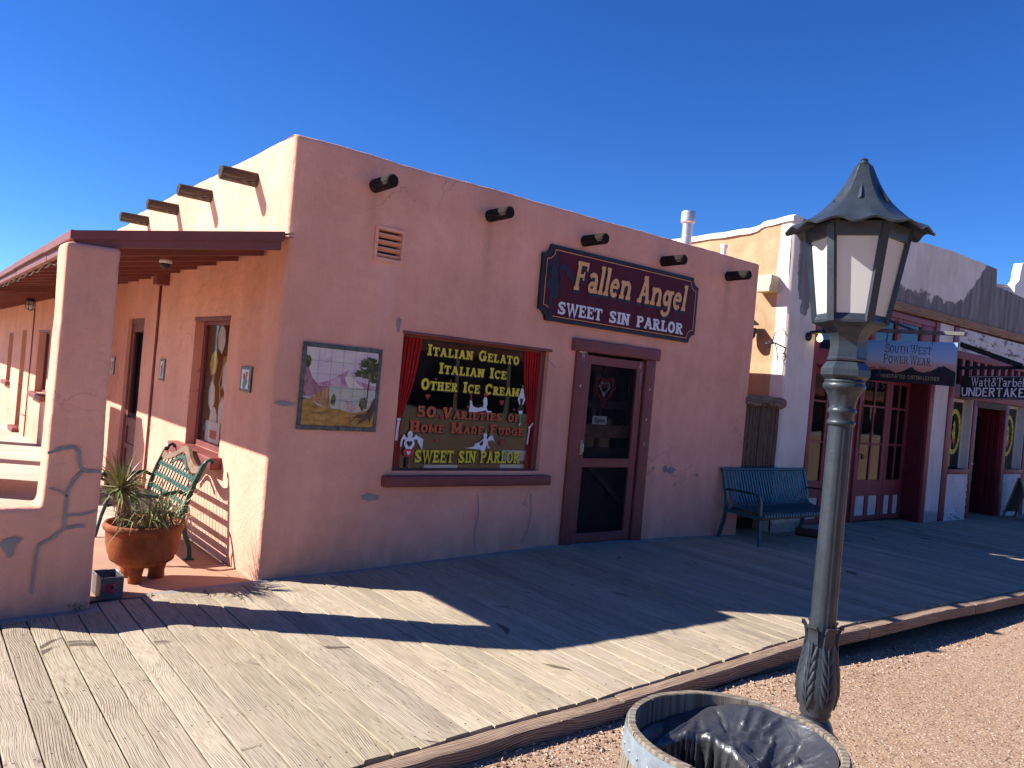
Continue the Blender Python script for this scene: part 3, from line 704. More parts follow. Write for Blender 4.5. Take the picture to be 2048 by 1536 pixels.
# loose gravel
mb = MB(); cnt = 0
for _ in range(15000):
    d = 0.6 + 9.0 * rnd.random() ** 1.35; a = R(38) + R(rnd.uniform(-62, 42))
    x = CAM.x + d * math.sin(a) * 1.0; y = CAM.y + d * math.cos(a)
    x = CAM.x + d * math.sin(a + R(20)); y = CAM.y + d * math.cos(a + R(20))
    if y > -2.99 or y < -9: continue
    s = rnd.choice((0.0025, 0.003, 0.0035, 0.004, 0.0055, 0.0075)) * rnd.uniform(.8, 1.3)
    z = dirtz(x, y) + s * 0.3
    ph = rnd.random() * 6.3; b = len(mb.v)
    for (dx, dy, dz) in ((1,0,0),(0,1,0),(-1,0,0),(0,-1,0),(0,0,.75),(0,0,-.75)):
        k = s * rnd.uniform(.7, 1.25)
        mb.v.append((x + (dx * math.cos(ph) - dy * math.sin(ph)) * k, y + (dx * math.sin(ph) + dy * math.cos(ph)) * k, z + dz * k))
    for q in ((0,1,4),(1,2,4),(2,3,4),(3,0,4),(1,0,5),(2,1,5),(3,2,5),(0,3,5)): mb.face([b + i for i in q])
for _ in range(4500):
    x = rnd.uniform(-1.2, 9); y = -2.985 - abs(rnd.gauss(0, .16)); s = rnd.choice((.003, .004, .005, .007, .010)) * rnd.uniform(.7, 1.3); z = dirtz(x, y) + s * .35; b = len(mb.v); ph = rnd.random() * 6.3
    for (dx, dy, dz) in ((1,0,0),(0,1,0),(-1,0,0),(0,-1,0),(0,0,.75),(0,0,-.75)):
        k = s * rnd.uniform(.7, 1.25); mb.v.append((x + (dx * math.cos(ph) - dy * math.sin(ph)) * k, y + (dx * math.sin(ph) + dy * math.cos(ph)) * k, z + dz * k))
    for q in ((0,1,4),(1,2,4),(2,3,4),(3,0,4),(1,0,5),(2,1,5),(3,2,5),(0,3,5)): mb.face([b + i for i in q])
tag(mb.build('gravel', M['pebble']), kind='stuff')

# boardwalk
mb = MB(); mb.a = []
PW = 0.14
for k in range(-30, 172):
    x0 = k * PW; x1 = x0 + PW - rnd.uniform(0.005, 0.011); xm = (x0 + x1) / 2
    if xm < -1.12: yb = -0.275
    elif xm < 0: yb = -0.085
    elif xm < 6.06: yb = -0.075
    elif xm < 6.85: yb = 0.30
    elif 7.56 < xm < 11.04: yb = 0.33
    elif 12.87 < xm < 14.27: yb = 0.6
    else: yb = -0.02
    yb += rnd.uniform(-0.012, 0.006); yf = -2.872 + rnd.uniform(-0.012, 0.010)
    rv = rnd.random(); n = 16; dz = rnd.uniform(-0.0045, 0.003); tilt = rnd.uniform(-0.0035, 0.0035); rings = []
    sd = rnd.random() * 50
    for i in range(n + 1):
        y = lerp(yf, yb, i / n)
        e0 = mnoise.noise(Vector((sd, y * 2.2, 0))) * 0.0022; e1 = mnoise.noise(Vector((sd, y * 2.2, 9))) * 0.0022
        zz = dz + mnoise.noise(Vector((sd, y * 0.8, 4))) * 0.0018
        prof = [(x0+e0, -0.036), (x0+e0, -0.0035), (x0+e0+0.003, 0), (xm, 0.0006), (x1+e1-0.003, 0), (x1+e1, -0.0035), (x1+e1, -0.036)]
        rings.append([mb.vert((px, y, deckz(px, y) + zz + tilt * (px - xm) / PW * 2 + pz)) for px, pz in prof]); mb.a += [rv] * 7
    for A, B in zip(rings, rings[1:]):
        for j in range(6): mb.face((A[j], A[j+1], B[j+1], B[j]))
    mb.face(rings[0][::-1]); mb.face(rings[-1])
walk = mb.build('boardwalk', M['deck'].m if hasattr(M['deck'], 'm') else M['deck'], smooth=True, auto=25)
tag(walk, kind='structure')
# kerb timbers along the street edge, butted end to end
segs = [-4.2, -2.1, 0.95, 3.62, 5.55, 8.6, 11.6, 14.7, 17.9, 21, 24]
for i, (a, b) in enumerate(zip(segs, segs[1:])):
    mb = MB(); dy = rnd.uniform(-.008, .008)
    mb.sbox((a + .003, -2.978 + dy, -0.098), (b - .003, -2.886 + dy * .3, -0.010), 0.008, 0.12, 0.004, 4.0, seed=i)
    mb.v = [(x, y, z + deckz(x, y) + 0.002) for x, y, z in mb.v]
    mb.a = [rnd.random()] * len(mb.v)
    mb.build('edge_timber', M['beam'], walk, smooth=True, auto=40)
mb = MB(); mb.sbox((0.5, -2.93, -0.21), (2.95, -2.89, -0.09), 0.006, 0.2, 0.004, seed=3)
mb.v = [(x, y, z + deckz(x, y)) for x, y, z in mb.v]; mb.a = [0.2] * len(mb.v)
mb.build('skirt_board', M['beam'], walk, smooth=True, auto=40)
mb = MB()
for (a, b) in ((-4.2, 24),): mb.box((a, -2.86, -0.13), (b, -2.60, -0.045)); 
mb.v = [(x, y, z + deckz(x, y)) for x, y, z in mb.v]
# cement strip between boards and walls
mb2 = MB()
for (a, b, y0, y1) in ((-4.2, -1.13, -0.29, -0.12), (-1.13, 0.02, -0.10, -0.02), (0.02, 6.08, -0.09, 0.05)):
    n = 24
    for i in range(n):
        u0 = lerp(a, b, i / n); u1 = lerp(a, b, (i + 1) / n)
        mb2.poly([(u0, y0, deckz(u0) - 0.008), (u1, y0, deckz(u1) - 0.008), (u1, y1, deckz(u1) + 0.002), (u0, y1, deckz(u0) + 0.002)])
tag(mb2.build('cement_strip', M['cement']), kind='structure')
# porch floor
mb = MB()
wallgrid(mb, refine([-3.4, 0.02], 0.3), refine([-0.085, 26], 0.4), [], lambda u, v: (u, v, porchz(max(v, 0)) + (0.004 * mnoise.noise(Vector((u, v, 0))) if v > 0 else 0)))
tag(mb.build('porch_floor', M['porchfloor'], smooth=True), kind='structure')

# ================================================================== PINK SHOP
SHOP = thing('adobe_shop', 'pink stucco corner shop with log ends under its parapet and a maroon screen door', 'shop', (3.0, 0, 0.06))
ZT = 3.455; RR = 0.035
def wob(u, v, s): return mnoise.noise(Vector((u * 1.1, v * 1.1, s))) * 0.008 + mnoise.noise(Vector((u * 4.5, v * 4.5, s + 7))) * 0.0025
def ztop(u, s): return ZT + mnoise.noise(Vector((u * 1.3, s, 0))) * 0.012 + mnoise.noise(Vector((u * 7, s, 3))) * 0.006
WIN = (1.093, 2.745, 0.845, 2.03); DOOR = (3.12, 4.25, -0.2, 2.10); VENT = (0.765, 0.993, 2.632, 2.861)
fh = [WIN, DOOR, VENT]
us = refine([0, .006, .015, RR, 6.03, 6.05, 6.06] + [h[0] for h in fh] + [h[1] for h in fh], 0.085)
vs = refine([-0.2] + [h[2] for h in fh] + [h[3] for h in fh] + [ZT - RR, ZT - RR * .6, ZT - RR * .25, ZT], 0.085)
def PF(u, v):
    y = 0.0
    if u < RR: y = RR - math.sqrt(max(0, RR * RR - (RR - u) ** 2))
    z = v
    if v > ZT - RR: t = v - (ZT - RR); y += RR - math.sqrt(max(0, RR * RR - t * t))
    if v > ZT - .6: z += (ztop(u, 1) - ZT) * (v - ZT + .6) / .6
    k = min(1, u / 0.05)
    inner = all(not (a - .02 < u < b + .02 and c - .02 < v < d + .02) for a, b, c, d in fh)
    ux = u + (wob(v, 0.3, 20) * 0.9 if u < 0.05 else 0)
    return (ux, y + wob(u, v, 1) * k * (1 if inner else 0.4), z)
SH = [(1.16, 2.21, 0.80, 2.04), (4.30, 5.15, -0.25, 2.08), (11.9, 13.5, 0.61, 1.90), (15.6, 16.5, -0.62, 1.92), (18.4, 19.4, 0.56, 1.83)]
usS = refine([RR, .06, 25, 5.55, 5.6] + [h[0] for h in SH] + [h[1] for h in SH], 0.12)
vsS = refine([-0.9] + [h[2] for h in SH] + [h[3] for h in SH] + [ZT - RR, ZT - RR * .6, ZT - RR * .25, ZT], 0.10)
def PS(u, v):
    x = 0.0; z = v
    drop = 0.09 * min(1, max(0, (u - 5.55) / .06))
    if v > ZT - RR: t = v - (ZT - RR); x += RR - math.sqrt(max(0, RR * RR - t * t))
    if v > ZT - .6: z += (ztop(u, 5) - ZT - drop) * (v - ZT + .6) / .6
    k = min(1, max(0, u - RR) / 0.08)
    inner = all(not (a - .02 < u < b + .02 and c - .02 < v < d + .02) for a, b, c, d in SH)
    return (x + wob(u, v, 3) * 1.3 * k * (1 if inner else .4) + (wob(v, 0.3, 20) * 0.9 if u < 0.06 else 0), u, z)
mb = MB()
wallgrid(mb, us, vs, fh, PF)
wallgrid(mb, usS, vsS, SH, PS, flip=True)
reveal(mb, WIN, PF, (0, 0.11, 0), us=us, vs=vs); reveal(mb, DOOR, PF, (0, 0.16, 0)); reveal(mb, VENT, PF, (0, 0.09, 0))
for h in SH: reveal(mb, h, PS, (0.22, 0, 0), us=usS, vs=vsS)
# parapet tops, inner faces, roof, hidden walls
uu = refine([RR, 6.06], 0.085)
for a, b in zip(us, us[1:]):
    pa, pb = PF(a, ZT), PF(b, ZT); mb.poly([pa, pb, (pb[0], .30, pb[2] - .01), (pa[0], .30, pa[2] - .01)])
mb.poly([(0.3, .30, ZT - .03), (6.06, .30, ZT - .03), (6.06, .30, 2.85), (0.3, .30, 2.85)])
for a, b in zip(usS, usS[1:]):
    if a < 0.3: continue
    pa, pb = PS(a, ZT), PS(b, ZT); mb.poly([pa, (.30, pa[1], pa[2] - .01), (.30, pb[1], pb[2] - .01), pb])
mb.poly([(0.3, .30, 2.85), (.30, .30, ZT - .02), (.30, 25, ZT - .1), (.30, 25, 2.85)])
mb.poly([(0.3, .30, 2.85), (6.06, .30, 2.85), (6.06, 25, 2.85), (.30, 25, 2.85)])
for z0, z1, y0 in ((-.3, 2.85, 0.0), (2.85, ZT - .02, 0.0)):
    mb.poly([(6.06, 0.0, z0), (6.06, 25 if z1 < 3 else .3, z0), (6.06, 25 if z1 < 3 else .3, z1), (6.06, 0.0, z1)])
mb.poly([(0, 25, -.9), (0, 25, ZT - .1), (6.06, 25, 2.85), (6.06, 25, -.9)])
wall = mb.build('wall', M['stucco'], SHOP, smooth=True, auto=55)
# dark rooms behind the openings
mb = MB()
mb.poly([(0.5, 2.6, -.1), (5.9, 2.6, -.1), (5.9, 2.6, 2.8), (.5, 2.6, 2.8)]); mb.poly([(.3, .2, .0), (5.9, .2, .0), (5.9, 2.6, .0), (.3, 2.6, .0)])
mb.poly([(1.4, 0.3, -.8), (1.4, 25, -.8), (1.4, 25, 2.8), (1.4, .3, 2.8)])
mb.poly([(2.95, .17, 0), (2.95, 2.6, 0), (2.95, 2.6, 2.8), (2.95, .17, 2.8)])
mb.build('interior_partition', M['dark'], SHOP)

# grey repairs and hairline caulk on the walls
mb = MB()
def blob(mb, u, v, w, h, fn, seed, n=44, mi=0):
    pts = []
    for i in range(n):
        a = 2 * math.pi * i / n; k = 1 + 0.6 * mnoise.noise(Vector((math.cos(a) * 1.7 + seed, math.sin(a) * 1.7, seed))) + 0.35 * mnoise.noise(Vector((math.cos(a) * 5 + seed, math.sin(a) * 5, seed + 4)))
        pts.append(fn(u + w * k * math.cos(a), v + h * k * math.sin(a)))
    mb.poly(pts, mi)
F = lambda u, v: (u, -0.0115, v)
for (u, v, ww, hh, sd) in ((4.72, .855, .075, .03, 5), (4.62, .87, .03, .04, 8), (5.2, .80, .03, .018, 9), (0.9, .62, .08, .03, 14), (0.08, 1.37, .085, .018, 2), (1.03, 2.10, .02, .06, 3), (4.42, .88, .02, .016, 4)):
    mb = MB(); blob(mb, u, v, ww, hh, F, sd); mb.build('repair_patch', M['caulk'], SHOP)
for pts in ([(2.02, .62), (2.05, .45), (2.02, .28), (2.04, .12)], [(2.66, .62), (2.69, .42), (2.66, .25), (2.60, .14)], [(2.73, 1.95), (2.83, 1.88)]):
    mb = MB(); flatstroke(mb, pts, 0.008, (0, -0.0115, 0), (1, 0, 0), (0, 0, 1), (0, -1, 0), 0); mb.build('crack_filler', M['caulk'], SHOP)

# log ends
def viga(axis, L=0.31, r=0.078, seed=0):
    mb = MB(); n = 14; prof = []
    for i in range(9):
        t = i / 8; prof.append((r * (1 - .04 * t), -0.1 + (L + .1) * t))
    prof += [(r * .93, L + .004), (r * .80, L + .012), (r * .45, L + .008), (r * .1, L + .003)]
    T = Matrix.Rotation(R(90), 4, 'X') if axis == 'y' else Matrix.Rotation(R(-90), 4, 'Y')
    mb.lathe(prof, n, 0, T, rf=lambda a, z, q: q * (1 + .06 * mnoise.noise(Vector((math.cos(a) * 1.3, math.sin(a) * 1.3, z * 2 + seed)))))
    return mb
vig = viga('y', 0.295, 0.057)
for i, (x, z) in enumerate(((0.70, 3.203), (1.885, 3.197), (3.085, 3.186), (4.285, 3.180), (5.455, 3.197))):
    if i == 0:
        v0 = vig.build('log_end', M['viga_dark'], SHOP, smooth=True, auto=40); o = v0
    else:
        o = v0.copy(); COL.objects.link(o); o.parent = SHOP
    o.location = Vector((x, 0, z)) - SHOP.location
vig = viga('x', 0.30, 0.062, 4)
for i, (y, z) in enumerate(((0.79, 3.205), (2.06, 3.24), (3.265, 3.255), (4.60, 3.275))):
    if i == 0:
        v1 = vig.build('log_end', M['viga_grey'], SHOP, smooth=True, auto=40); o = v1; o['label'] = 'grey weathered log end'
    else:
        o = v1.copy(); COL.objects.link(o); o.parent = SHOP
    o.location = Vector((0, y, z)) - SHOP.location

# louvred vent
mb = MB(); a, b, c, d = VENT
mb.sbox((a - .03, -.018, c - .035), (b + .03, -.004, c), .004); mb.sbox((a - .03, -.018, d), (b + .03, -.004, d + .03), .004)
mb.sbox((a - .03, -.018, c), (a, -.004, d), .004); mb.sbox((b, -.018, c), (b + .03, -.004, d), .004)
for i in range(4):
    z = lerp(c, d, (i + .28) / 4); mb.box((a, 0, -.007), (b, .05, .007), 0, Matrix.Translation((0, 0.0, z + .012)) @ Matrix.Rotation(R(-28), 4, 'X'))
vent = mb.build('vent', M['stucco'], SHOP)
mb = MB(); mb.poly([(a, .085, c), (b, .085, c), (b, .085, d), (a, .085, d)]); mb.build('vent_cavity', M['dark'], vent)

# front window ------------------------------------------------------
a, b, c, d = WIN
mb = MB(); fw = 0.045
mb.sbox((a, .055, c), (a + .02, .10, d), .004); mb.sbox((b - .06, .05, c), (b, .105, d), .005)
mb.sbox((a + .02, .055, c), (b - .06, .10, c + .012), .004); mb.sbox((a + .02, .055, d - .022), (b - .06, .10, d), .004)
WN = mb.build('window', M['trim'], SHOP)
mb = MB(); mb.sbox((1.0, -.075, .712), (2.858, .012, .808), .012, .15, .004, seed=2); mb.sbox((a, .012, .80), (b, .055, .846), .006)
mb.build('sill', M['trim'], WN, smooth=True, auto=40)
mb = MB(); mb.sbox((a - .012, -.016, d - .004), (b + .03, .055, d + .022), .006, .2, .003); mb.build('head_board', M['fascia'], WN, smooth=True, auto=40)
mb = MB(); mb.box((a + .02, .074, c + .012), (b - .06, .080, d - .022)); mb.build('pane', M['glass'], WN)
# stage-curtain graphics stuck on the glass
def curtain(side):
    mb = MB(); prof = [(.862, .105), (.95, .098), (1.06, .082), (1.19, .060), (1.30, .075), (1.42, .112), (1.60, .165), (1.80, .200), (2.006, .222)]
    def X(s_, z):
        wt = table(prof, z) * (1.0 if side < 0 else .92); off = .022 + (.012 * math.sin((z - .9) * 3) if z < 1.3 else .0)
        return (a + off + wt * s_) if side < 0 else (b - .064 - wt * s_)
    ns = 6
    for k in range(ns):
        zs = [lerp(.862, 2.006, i / 26) for i in range(27)]; s0 = k / ns; rows = []
        for z in zs:
            fr = .72 if z > 1.30 else table([(.86, .40), (1.19, .62), (1.30, .72)], z)
            e = .05 * math.sin(k * 2.3 + z * 2); rows.append((mb.vert((X(s0 + e / ns, z), .0702, z)), mb.vert((X(s0 + (fr + e) / ns, z), .0702, z))))
        for A, B in zip(rows, rows[1:]): mb.face((A[0], A[1], B[1], B[0]) if side < 0 else (A[1], A[0], B[0], B[1]))
    return mb.build('curtain_decal', M['curtain'], WN)
curtain(-1); curtain(1)
# lettering on the glass
X_, Z_, N_ = (1, 0, 0), (0, 0, 1), (0, -1, 0)
GY = 0.0695
def words(s, x0, x1, T, H, O, gap, sc):
    tot = text_width(s, T, H, O, gap, sc); x = 0; out = []
    for wd in s.split(' '):
        ww = text_width(wd, T, H, O, gap, sc); out.append((wd, x0 + (x1 - x0) * x / tot, x0 + (x1 - x0) * (x + ww) / tot)); x += ww + gap + glyph(' ', T, H, O)[0] + gap
    return out
def winline(s, x0, x1, z, h, mat, sc, T=.23):
    for wd, a_, b_ in words(s, x0, x1, T, .17, .085, .075, sc):
        mb = MB(); kw = dict(T=T, H=.17, O=.085, gap=.075, sc=sc, width=b_ - a_)
        lettering(mb, wd, (a_ + .007, GY - .0006, z - .007), X_, Z_, N_, h, mi=1, grow=.035, **kw)
        lettering(mb, wd, (a_, GY - .0052, z), X_, Z_, N_, h, mi=0, **kw)
        mb.build('lettering', [M[mat], M['black']], WN)
winline('Italian Gelato', 1.385, 2.425, 1.866, .098, 'yellow', .80)
winline('Italian Ice', 1.522, 2.290, 1.714, .098, 'yellow', .80)
winline('Other Ice Cream', 1.350, 2.462, 1.560, .098, 'yellow', .80)
winline('50 Varieties of', 1.325, 2.500, 1.314, .100, 'orange', .72)
winline('Home Made Fudge', 1.270, 2.560, 1.180, .100, 'orange', .72)
winline('SWEET SIN PARLOR', 1.350, 2.540, .910, .112, 'yellow', None, .19)
# white figure decals and hearts
def decal(polys, name='figure_decal'):
    mb = MB(); mats = ['decal_w', 'decal_r', 'decal_g', 'black']
    for i, (kind, pts, mi, t) in enumerate(polys):
        l = .0040 + .0004 * i
        if kind == 'p': flatpoly(mb, pts, (0, GY, 0), X_, Z_, N_, l, mi)
        elif kind == 's': flatstroke(mb, pts, t, (0, GY, 0), X_, Z_, N_, l, mi)
        else:
            cx, cz, rx, rz = pts; flatpoly(mb, [(cx + rx * math.cos(q * .3927), cz + rz * math.sin(q * .3927)) for q in range(16)], (0, GY, 0), X_, Z_, N_, l, mi)
    return mb.build(name, [M[k] for k in mats], WN)
def heart(cx, cz, s): return [(cx, cz - s), (cx + s * .75, cz - s * .15), (cx + s * .95, cz + s * .4), (cx + s * .6, cz + s * .8), (cx + s * .2, cz + s * .7), (cx, cz + s * .35), (cx - s * .2, cz + s * .7), (cx - s * .6, cz + s * .8), (cx - s * .95, cz + s * .4), (cx - s * .75, cz - s * .15)]
# lying figure with red hair and boots
decal([('p', [(1.885, 1.385), (1.96, 1.385), (2.05, 1.40), (2.08, 1.425), (2.06, 1.45), (1.99, 1.425), (1.93, 1.44), (1.905, 1.50), (1.89, 1.49), (1.895, 1.44)], 0, 0),
       ('p', [(2.03, 1.41), (2.075, 1.40), (2.095, 1.47), (2.085, 1.52), (2.055, 1.535), (2.04, 1.50), (2.05, 1.46)], 0, 0),
       ('s', [(2.07, 1.45), (2.10, 1.395), (2.15, 1.398)], 0, .014), ('s', [(1.905, 1.49), (1.90, 1.535), (1.885, 1.55)], 1, .014), ('e', (2.065, 1.55, .02, .024), 1, 0), ('s', [(1.95, 1.43), (2.0, 1.46), (2.05, 1.43)], 3, .008)])
# standing figure in green stockings
decal([('e', (2.50, 1.615, .02, .03), 0, 0), ('p', [(2.478, 1.60), (2.523, 1.60), (2.545, 1.535), (2.525, 1.48), (2.48, 1.48), (2.455, 1.535)], 0, 0), ('p', [(2.478, 1.545), (2.525, 1.545), (2.515, 1.49), (2.54, 1.43), (2.49, 1.40), (2.46, 1.43), (2.488, 1.49)], 3, 0),
       ('p', [(2.475, 1.425), (2.53, 1.425), (2.52, 1.39), (2.485, 1.39)], 0, 0), ('s', [(2.503, 1.395), (2.508, 1.30)], 2, .022), ('s', [(2.508, 1.305), (2.495, 1.28)], 0, .014), ('s', [(2.505, 1.64), (2.498, 1.675)], 2, .014)])
# winged bust, left
wing = []
for k in range(7): wing.append(('s', [(1.315, 1.12), (1.345 + .012 * k, 1.150 - .006 * k), (1.365 + .008 * k, 1.125 - .012 * k), (1.372 + .007 * k, 1.09 - .011 * k)], 0, .010))
for k in range(7): wing.append(('s', [(1.245, 1.12), (1.222 - .004 * k, 1.150 - .006 * k), (1.212 - .003 * k, 1.125 - .010 * k), (1.21 - .002 * k, 1.10 - .009 * k)], 0, .009))
decal(wing + [('e', (1.28, 1.155, .026, .034), 0, 0), ('p', [(1.24, 1.13), (1.32, 1.13), (1.335, 1.07), (1.31, 1.03), (1.25, 1.03), (1.225, 1.07)], 0, 0), ('p', heart(1.28, 1.075, .032), 3, 0), ('p', [(1.235, 1.03), (1.325, 1.03), (1.34, 1.0), (1.315, .96), (1.245, .96), (1.22, 1.0)], 1, 0), ('p', heart(1.28, .995, .022), 0, 0), ('s', [(1.28, .96), (1.268, .92), (1.272, .865)], 3, .026)])
# seated winged figure
wing = [('s', [(2.13, 1.125), (2.16 + .008 * k, 1.165 - .006 * k), (2.19 + .004 * k, 1.172 - .011 * k)], 0, .009) for k in range(6)]
decal(wing + [('e', (2.10, 1.172, .02, .026), 0, 0), ('s', [(2.108, 1.19), (2.104, 1.222)], 2, .014), ('p', [(2.085, 1.15), (2.12, 1.15), (2.128, 1.09), (2.11, 1.03), (2.085, 1.018), (2.04, 1.04), (1.885, 1.048), (1.96, 1.06), (2.03, 1.10), (2.055, 1.07), (2.08, 1.085)], 0, 0),
       ('s', [(2.09, 1.14), (2.04, 1.10), (1.985, 1.085)], 0, .010), ('s', [(2.118, 1.14), (2.135, 1.09), (2.145, 1.06), (2.165, 1.055)], 0, .011)])
# tassels holding the curtains
decal([('s', [(1.158, 1.285), (1.152, 1.22), (1.148, 1.10)], 0, .024), ('e', (1.157, 1.285, .02, .012), 0, 0)], 'tieback_decal')
decal([('s', [(2.62, 1.10), (2.628, 1.20), (2.632, 1.26), (2.672, 1.31)], 0, .016), ('e', (2.632, 1.265, .016, .014), 0, 0)], 'tieback_decal')
for q in ((2.263, 1.492, .030), (2.302, 1.108, .030), (1.597, 1.320, .026), (1.43, 1.50, .028), (1.875, 1.43, .016), (2.42, 1.43, .016), (1.50, 1.66, .012), (1.66, 1.655, .012), (1.56, 1.11, .022)):
    decal([('p', heart(*q), 1, 0)], 'heart_decal')
for lo_, hi_ in (((2.34, .10, .858), (2.64, .104, .895)), ((1.48, .10, .858), (1.84, .104, .885)), ((2.36, .115, .93), (2.66, .118, 1.03))):
    mb = MB(); mb.box(lo_, hi_); mb.build('paper_notice', M['paper'], WN)

# screen door -------------------------------------------------------
mb = MB(); mb.sbox((3.03, -.055, 2.072), (4.33, .02, 2.198), .012, .12, .006, 5, seed=4)
DR = mb.build('door', M['trim'], SHOP, smooth=True, auto=40); DR['label'] = 'maroon framed screen door with heart wreath behind it'
zb = 0.10
mb = MB(); mb.sbox((3.095, -.034, zb - .03), (3.243, .03, 2.072), .006, .2, .003, seed=1); mb.build('jamb', M['trim'], DR, smooth=True, auto=40)
mb = MB(); mb.sbox((4.135, -.034, zb - .03), (4.285, .03, 2.072), .006, .2, .003, seed=6); mb.build('jamb', M['trim'], DR, smooth=True, auto=40)
mb = MB(); yA, yB = -.012, .026
mb.sbox((3.250, yA, zb), (3.318, yB, 2.045), .004); mb.sbox((4.015, yA, zb), (4.112, yB, 2.045), .004)
mb.sbox((3.318, yA + .001, 1.955), (4.015, yB - .001, 2.044), .004); mb.sbox((3.318, yA + .001, .885), (4.015, yB - .001, .980), .004); mb.sbox((3.318, yA + .001, zb), (4.015, yB - .001, .195), .004)
mb.build('screen_frame', M['trim'], DR)
mb = MB(); mb.poly([(3.318, .008, .98), (4.015, .008, .98), (4.015, .008, 1.955), (3.318, .008, 1.955)]); mb.poly([(3.318, .008, .195), (4.015, .008, .195), (4.015, .008, .885), (3.318, .008, .885)])
mb.build('insect_screen', M['screen'], DR)
mb = MB(); mb.tube([(3.275, -.012, 1.14), (3.275, -.045, 1.13), (3.275, -.045, 1.05), (3.275, -.012, 1.04)], .008, 8); mb.sbox((3.262, -.018, 1.02), (3.288, -.012, 1.16), .003); mb.build('handle', M['beige'], DR, smooth=True, auto=40)
mb = MB()
for (u, v, s1, s2) in ((3.16, 2.066, .055, .006), (3.165, 2.03, .004, .025), (3.185, 2.03, .004, .025), (3.19, 1.985, .006, .006), (3.17, 1.72, .010, .012), (4.06, 2.01, .004, .035), (4.05, 1.99, .012, .004), (4.20, 1.42, .008, .014), (4.20, 1.15, .007, .018), (4.075, 1.87, .003, .07), (4.21, 1.75, .006, .012)):
    y = -.0135 if 3.25 < u < 4.12 else -.0375
    mb = MB(); blob(mb, u, v, s1, s2, lambda p, q, y=y: (p, y, q), u * 9 + v); mb.build('paint_fleck', M['cream'], DR)
# inner door seen through the mesh
mb = MB(); mb.box((3.15, .14, zb), (4.25, .17, .93)); mb.box((3.15, .14, .93), (3.42, .17, 2.1)); mb.box((4.07, .14, .93), (4.25, .17, 2.1)); mb.box((3.42, .14, 1.50), (4.07, .17, 1.58)); mb.box((3.42, .14, 1.96), (4.07, .17, 2.1)); mb.box((3.42, .14, .93), (4.07, .17, 1.08))
mb.box((3.63, .142, 1.08), (3.68, .168, 1.5)); mb.box((3.66, .142, 1.58), (3.71, .168, 1.96))
mb.build('inner_door', M['darkwood'], DR)
mb = MB(); mb.box((3.42, .150, 1.08), (4.07, .156, 1.96)); mb.build('inner_pane', M['glass'], DR)
mb = MB(); mb.sbox((3.34, .10, 1.19), (4.08, .125, 1.325), .004); mb.build('push_board', M['plywood'], DR)
mb = MB(); mb.bar([(3.55, .11, .86), (4.06, .11, .48)], (0, 1, 0), .02, .045); mb.build('brace', M['fence'], DR)
mb = MB()
def heartcurve(t, s): return (s * .85 * (math.sin(t) ** 3), s * (13 * math.cos(t) - 5 * math.cos(2*t) - 2 * math.cos(3*t) - math.cos(4*t)) / 16)
ball = random.Random(3)
for k in range(120):
    t = k / 120 * 2 * math.pi; x, z = heartcurve(t, .155 + ball.uniform(-.022, .022)); rr = ball.uniform(.010, .018)
    mb.lathe([(.001, -rr), (rr * .8, -rr * .5), (rr, 0), (rr * .8, rr * .5), (.001, rr)], 6, 0, Matrix.Translation((3.635 + x, .085 + ball.uniform(-.015, .015), 1.70 + z)), caps=False)
for k in range(90):
    t = k / 90 * 2 * math.pi; x, z = heartcurve(t, .075 + ball.uniform(-.016, .016)); rr = ball.uniform(.005, .009)
    mb.lathe([(.001, -rr), (rr, 0), (.001, rr)], 5, 1, Matrix.Translation((3.635 + x, .085 + ball.uniform(-.012, .012), 1.72 + z)), caps=False)
tag(mb.build('heart_wreath', [M['decal_r'], M['decal_w']], loc=(3.635, .085, 1.545)), 'red heart shaped wreath with a white heart inside it behind the screen door', 'wreath')
mb = MB(); mb.box((3.505, .09, 1.33), (3.715, .096, 1.42)); op = mb.build('open_sign', M['paper'], loc=(3.61, .09, 1.33))
tag(op, 'small pale card sign reading Open behind the screen door', 'sign')
mb = MB(); lettering(mb, 'Open', (3.535, .0893, 1.352), X_, Z_, N_, .05, width=.15, T=.2, H=.15, O=.06, sc=None); o = mb.build('lettering', M['black']); o.parent = op; o.location = -op.location

# side window -------------------------------------------------------
def sidewin(h, notes=False, depth=.13):
    a, b, c, d = h
    mb = MB(); x0, x1 = depth, depth + .035
    mb.sbox((x0, a, c), (x1, a + .05, d), .004); mb.sbox((x0, b - .07, c), (x1, b, d), .004); mb.sbox((x0, a + .05, c), (x1, b - .07, c + .05), .004); mb.sbox((x0, a + .05, d - .05), (x1, b - .07, d), .004)
    wn_ = mb.build('window', M['trim'], SHOP)
    mb = MB(); mb.box((x0 + .02, a + .05, c + .05), (x0 + .026, b - .07, d - .05)); mb.build('pane', M['glass'], wn_)
    mb = MB(); mb.sbox((-.10, a - .10, c - .105), (depth, b + .24, c + .002), .012, .2, .004); mb.build('sill', M['trim'], wn_, smooth=True, auto=40)
    mb = MB(); mb.sbox((-.008, a - .0, d - .02), (depth, b + .02, d + .018), .006); mb.build('head_board', M['trim'], wn_)
    return wn_
sw = sidewin(SH[0], depth=.085); sidewin(SH[2]); sidewin(SH[4])
def note(y, z, w_, h_, tilt, mat, shape=6):
    mb = MB(); Rm = Matrix.Translation((.140, y, z)) @ Matrix.Rotation(R(tilt), 4, 'X')
    if shape == 6: q = [(0, -h_), (w_, -h_ * .45), (w_, h_ * .45), (0, h_), (-w_, h_ * .45), (-w_, -h_ * .45)]
    elif shape == 4: q = [(0, -h_), (w_, 0), (0, h_), (-w_, 0)]
    else: q = [(w_ * math.cos(k * .524), h_ * math.sin(k * .524)) for k in range(12)]
    mb.prism([Rm @ Vector((0, -p[0], p[1])) for p in q], (-1, 0, 0), .003)
    return mb
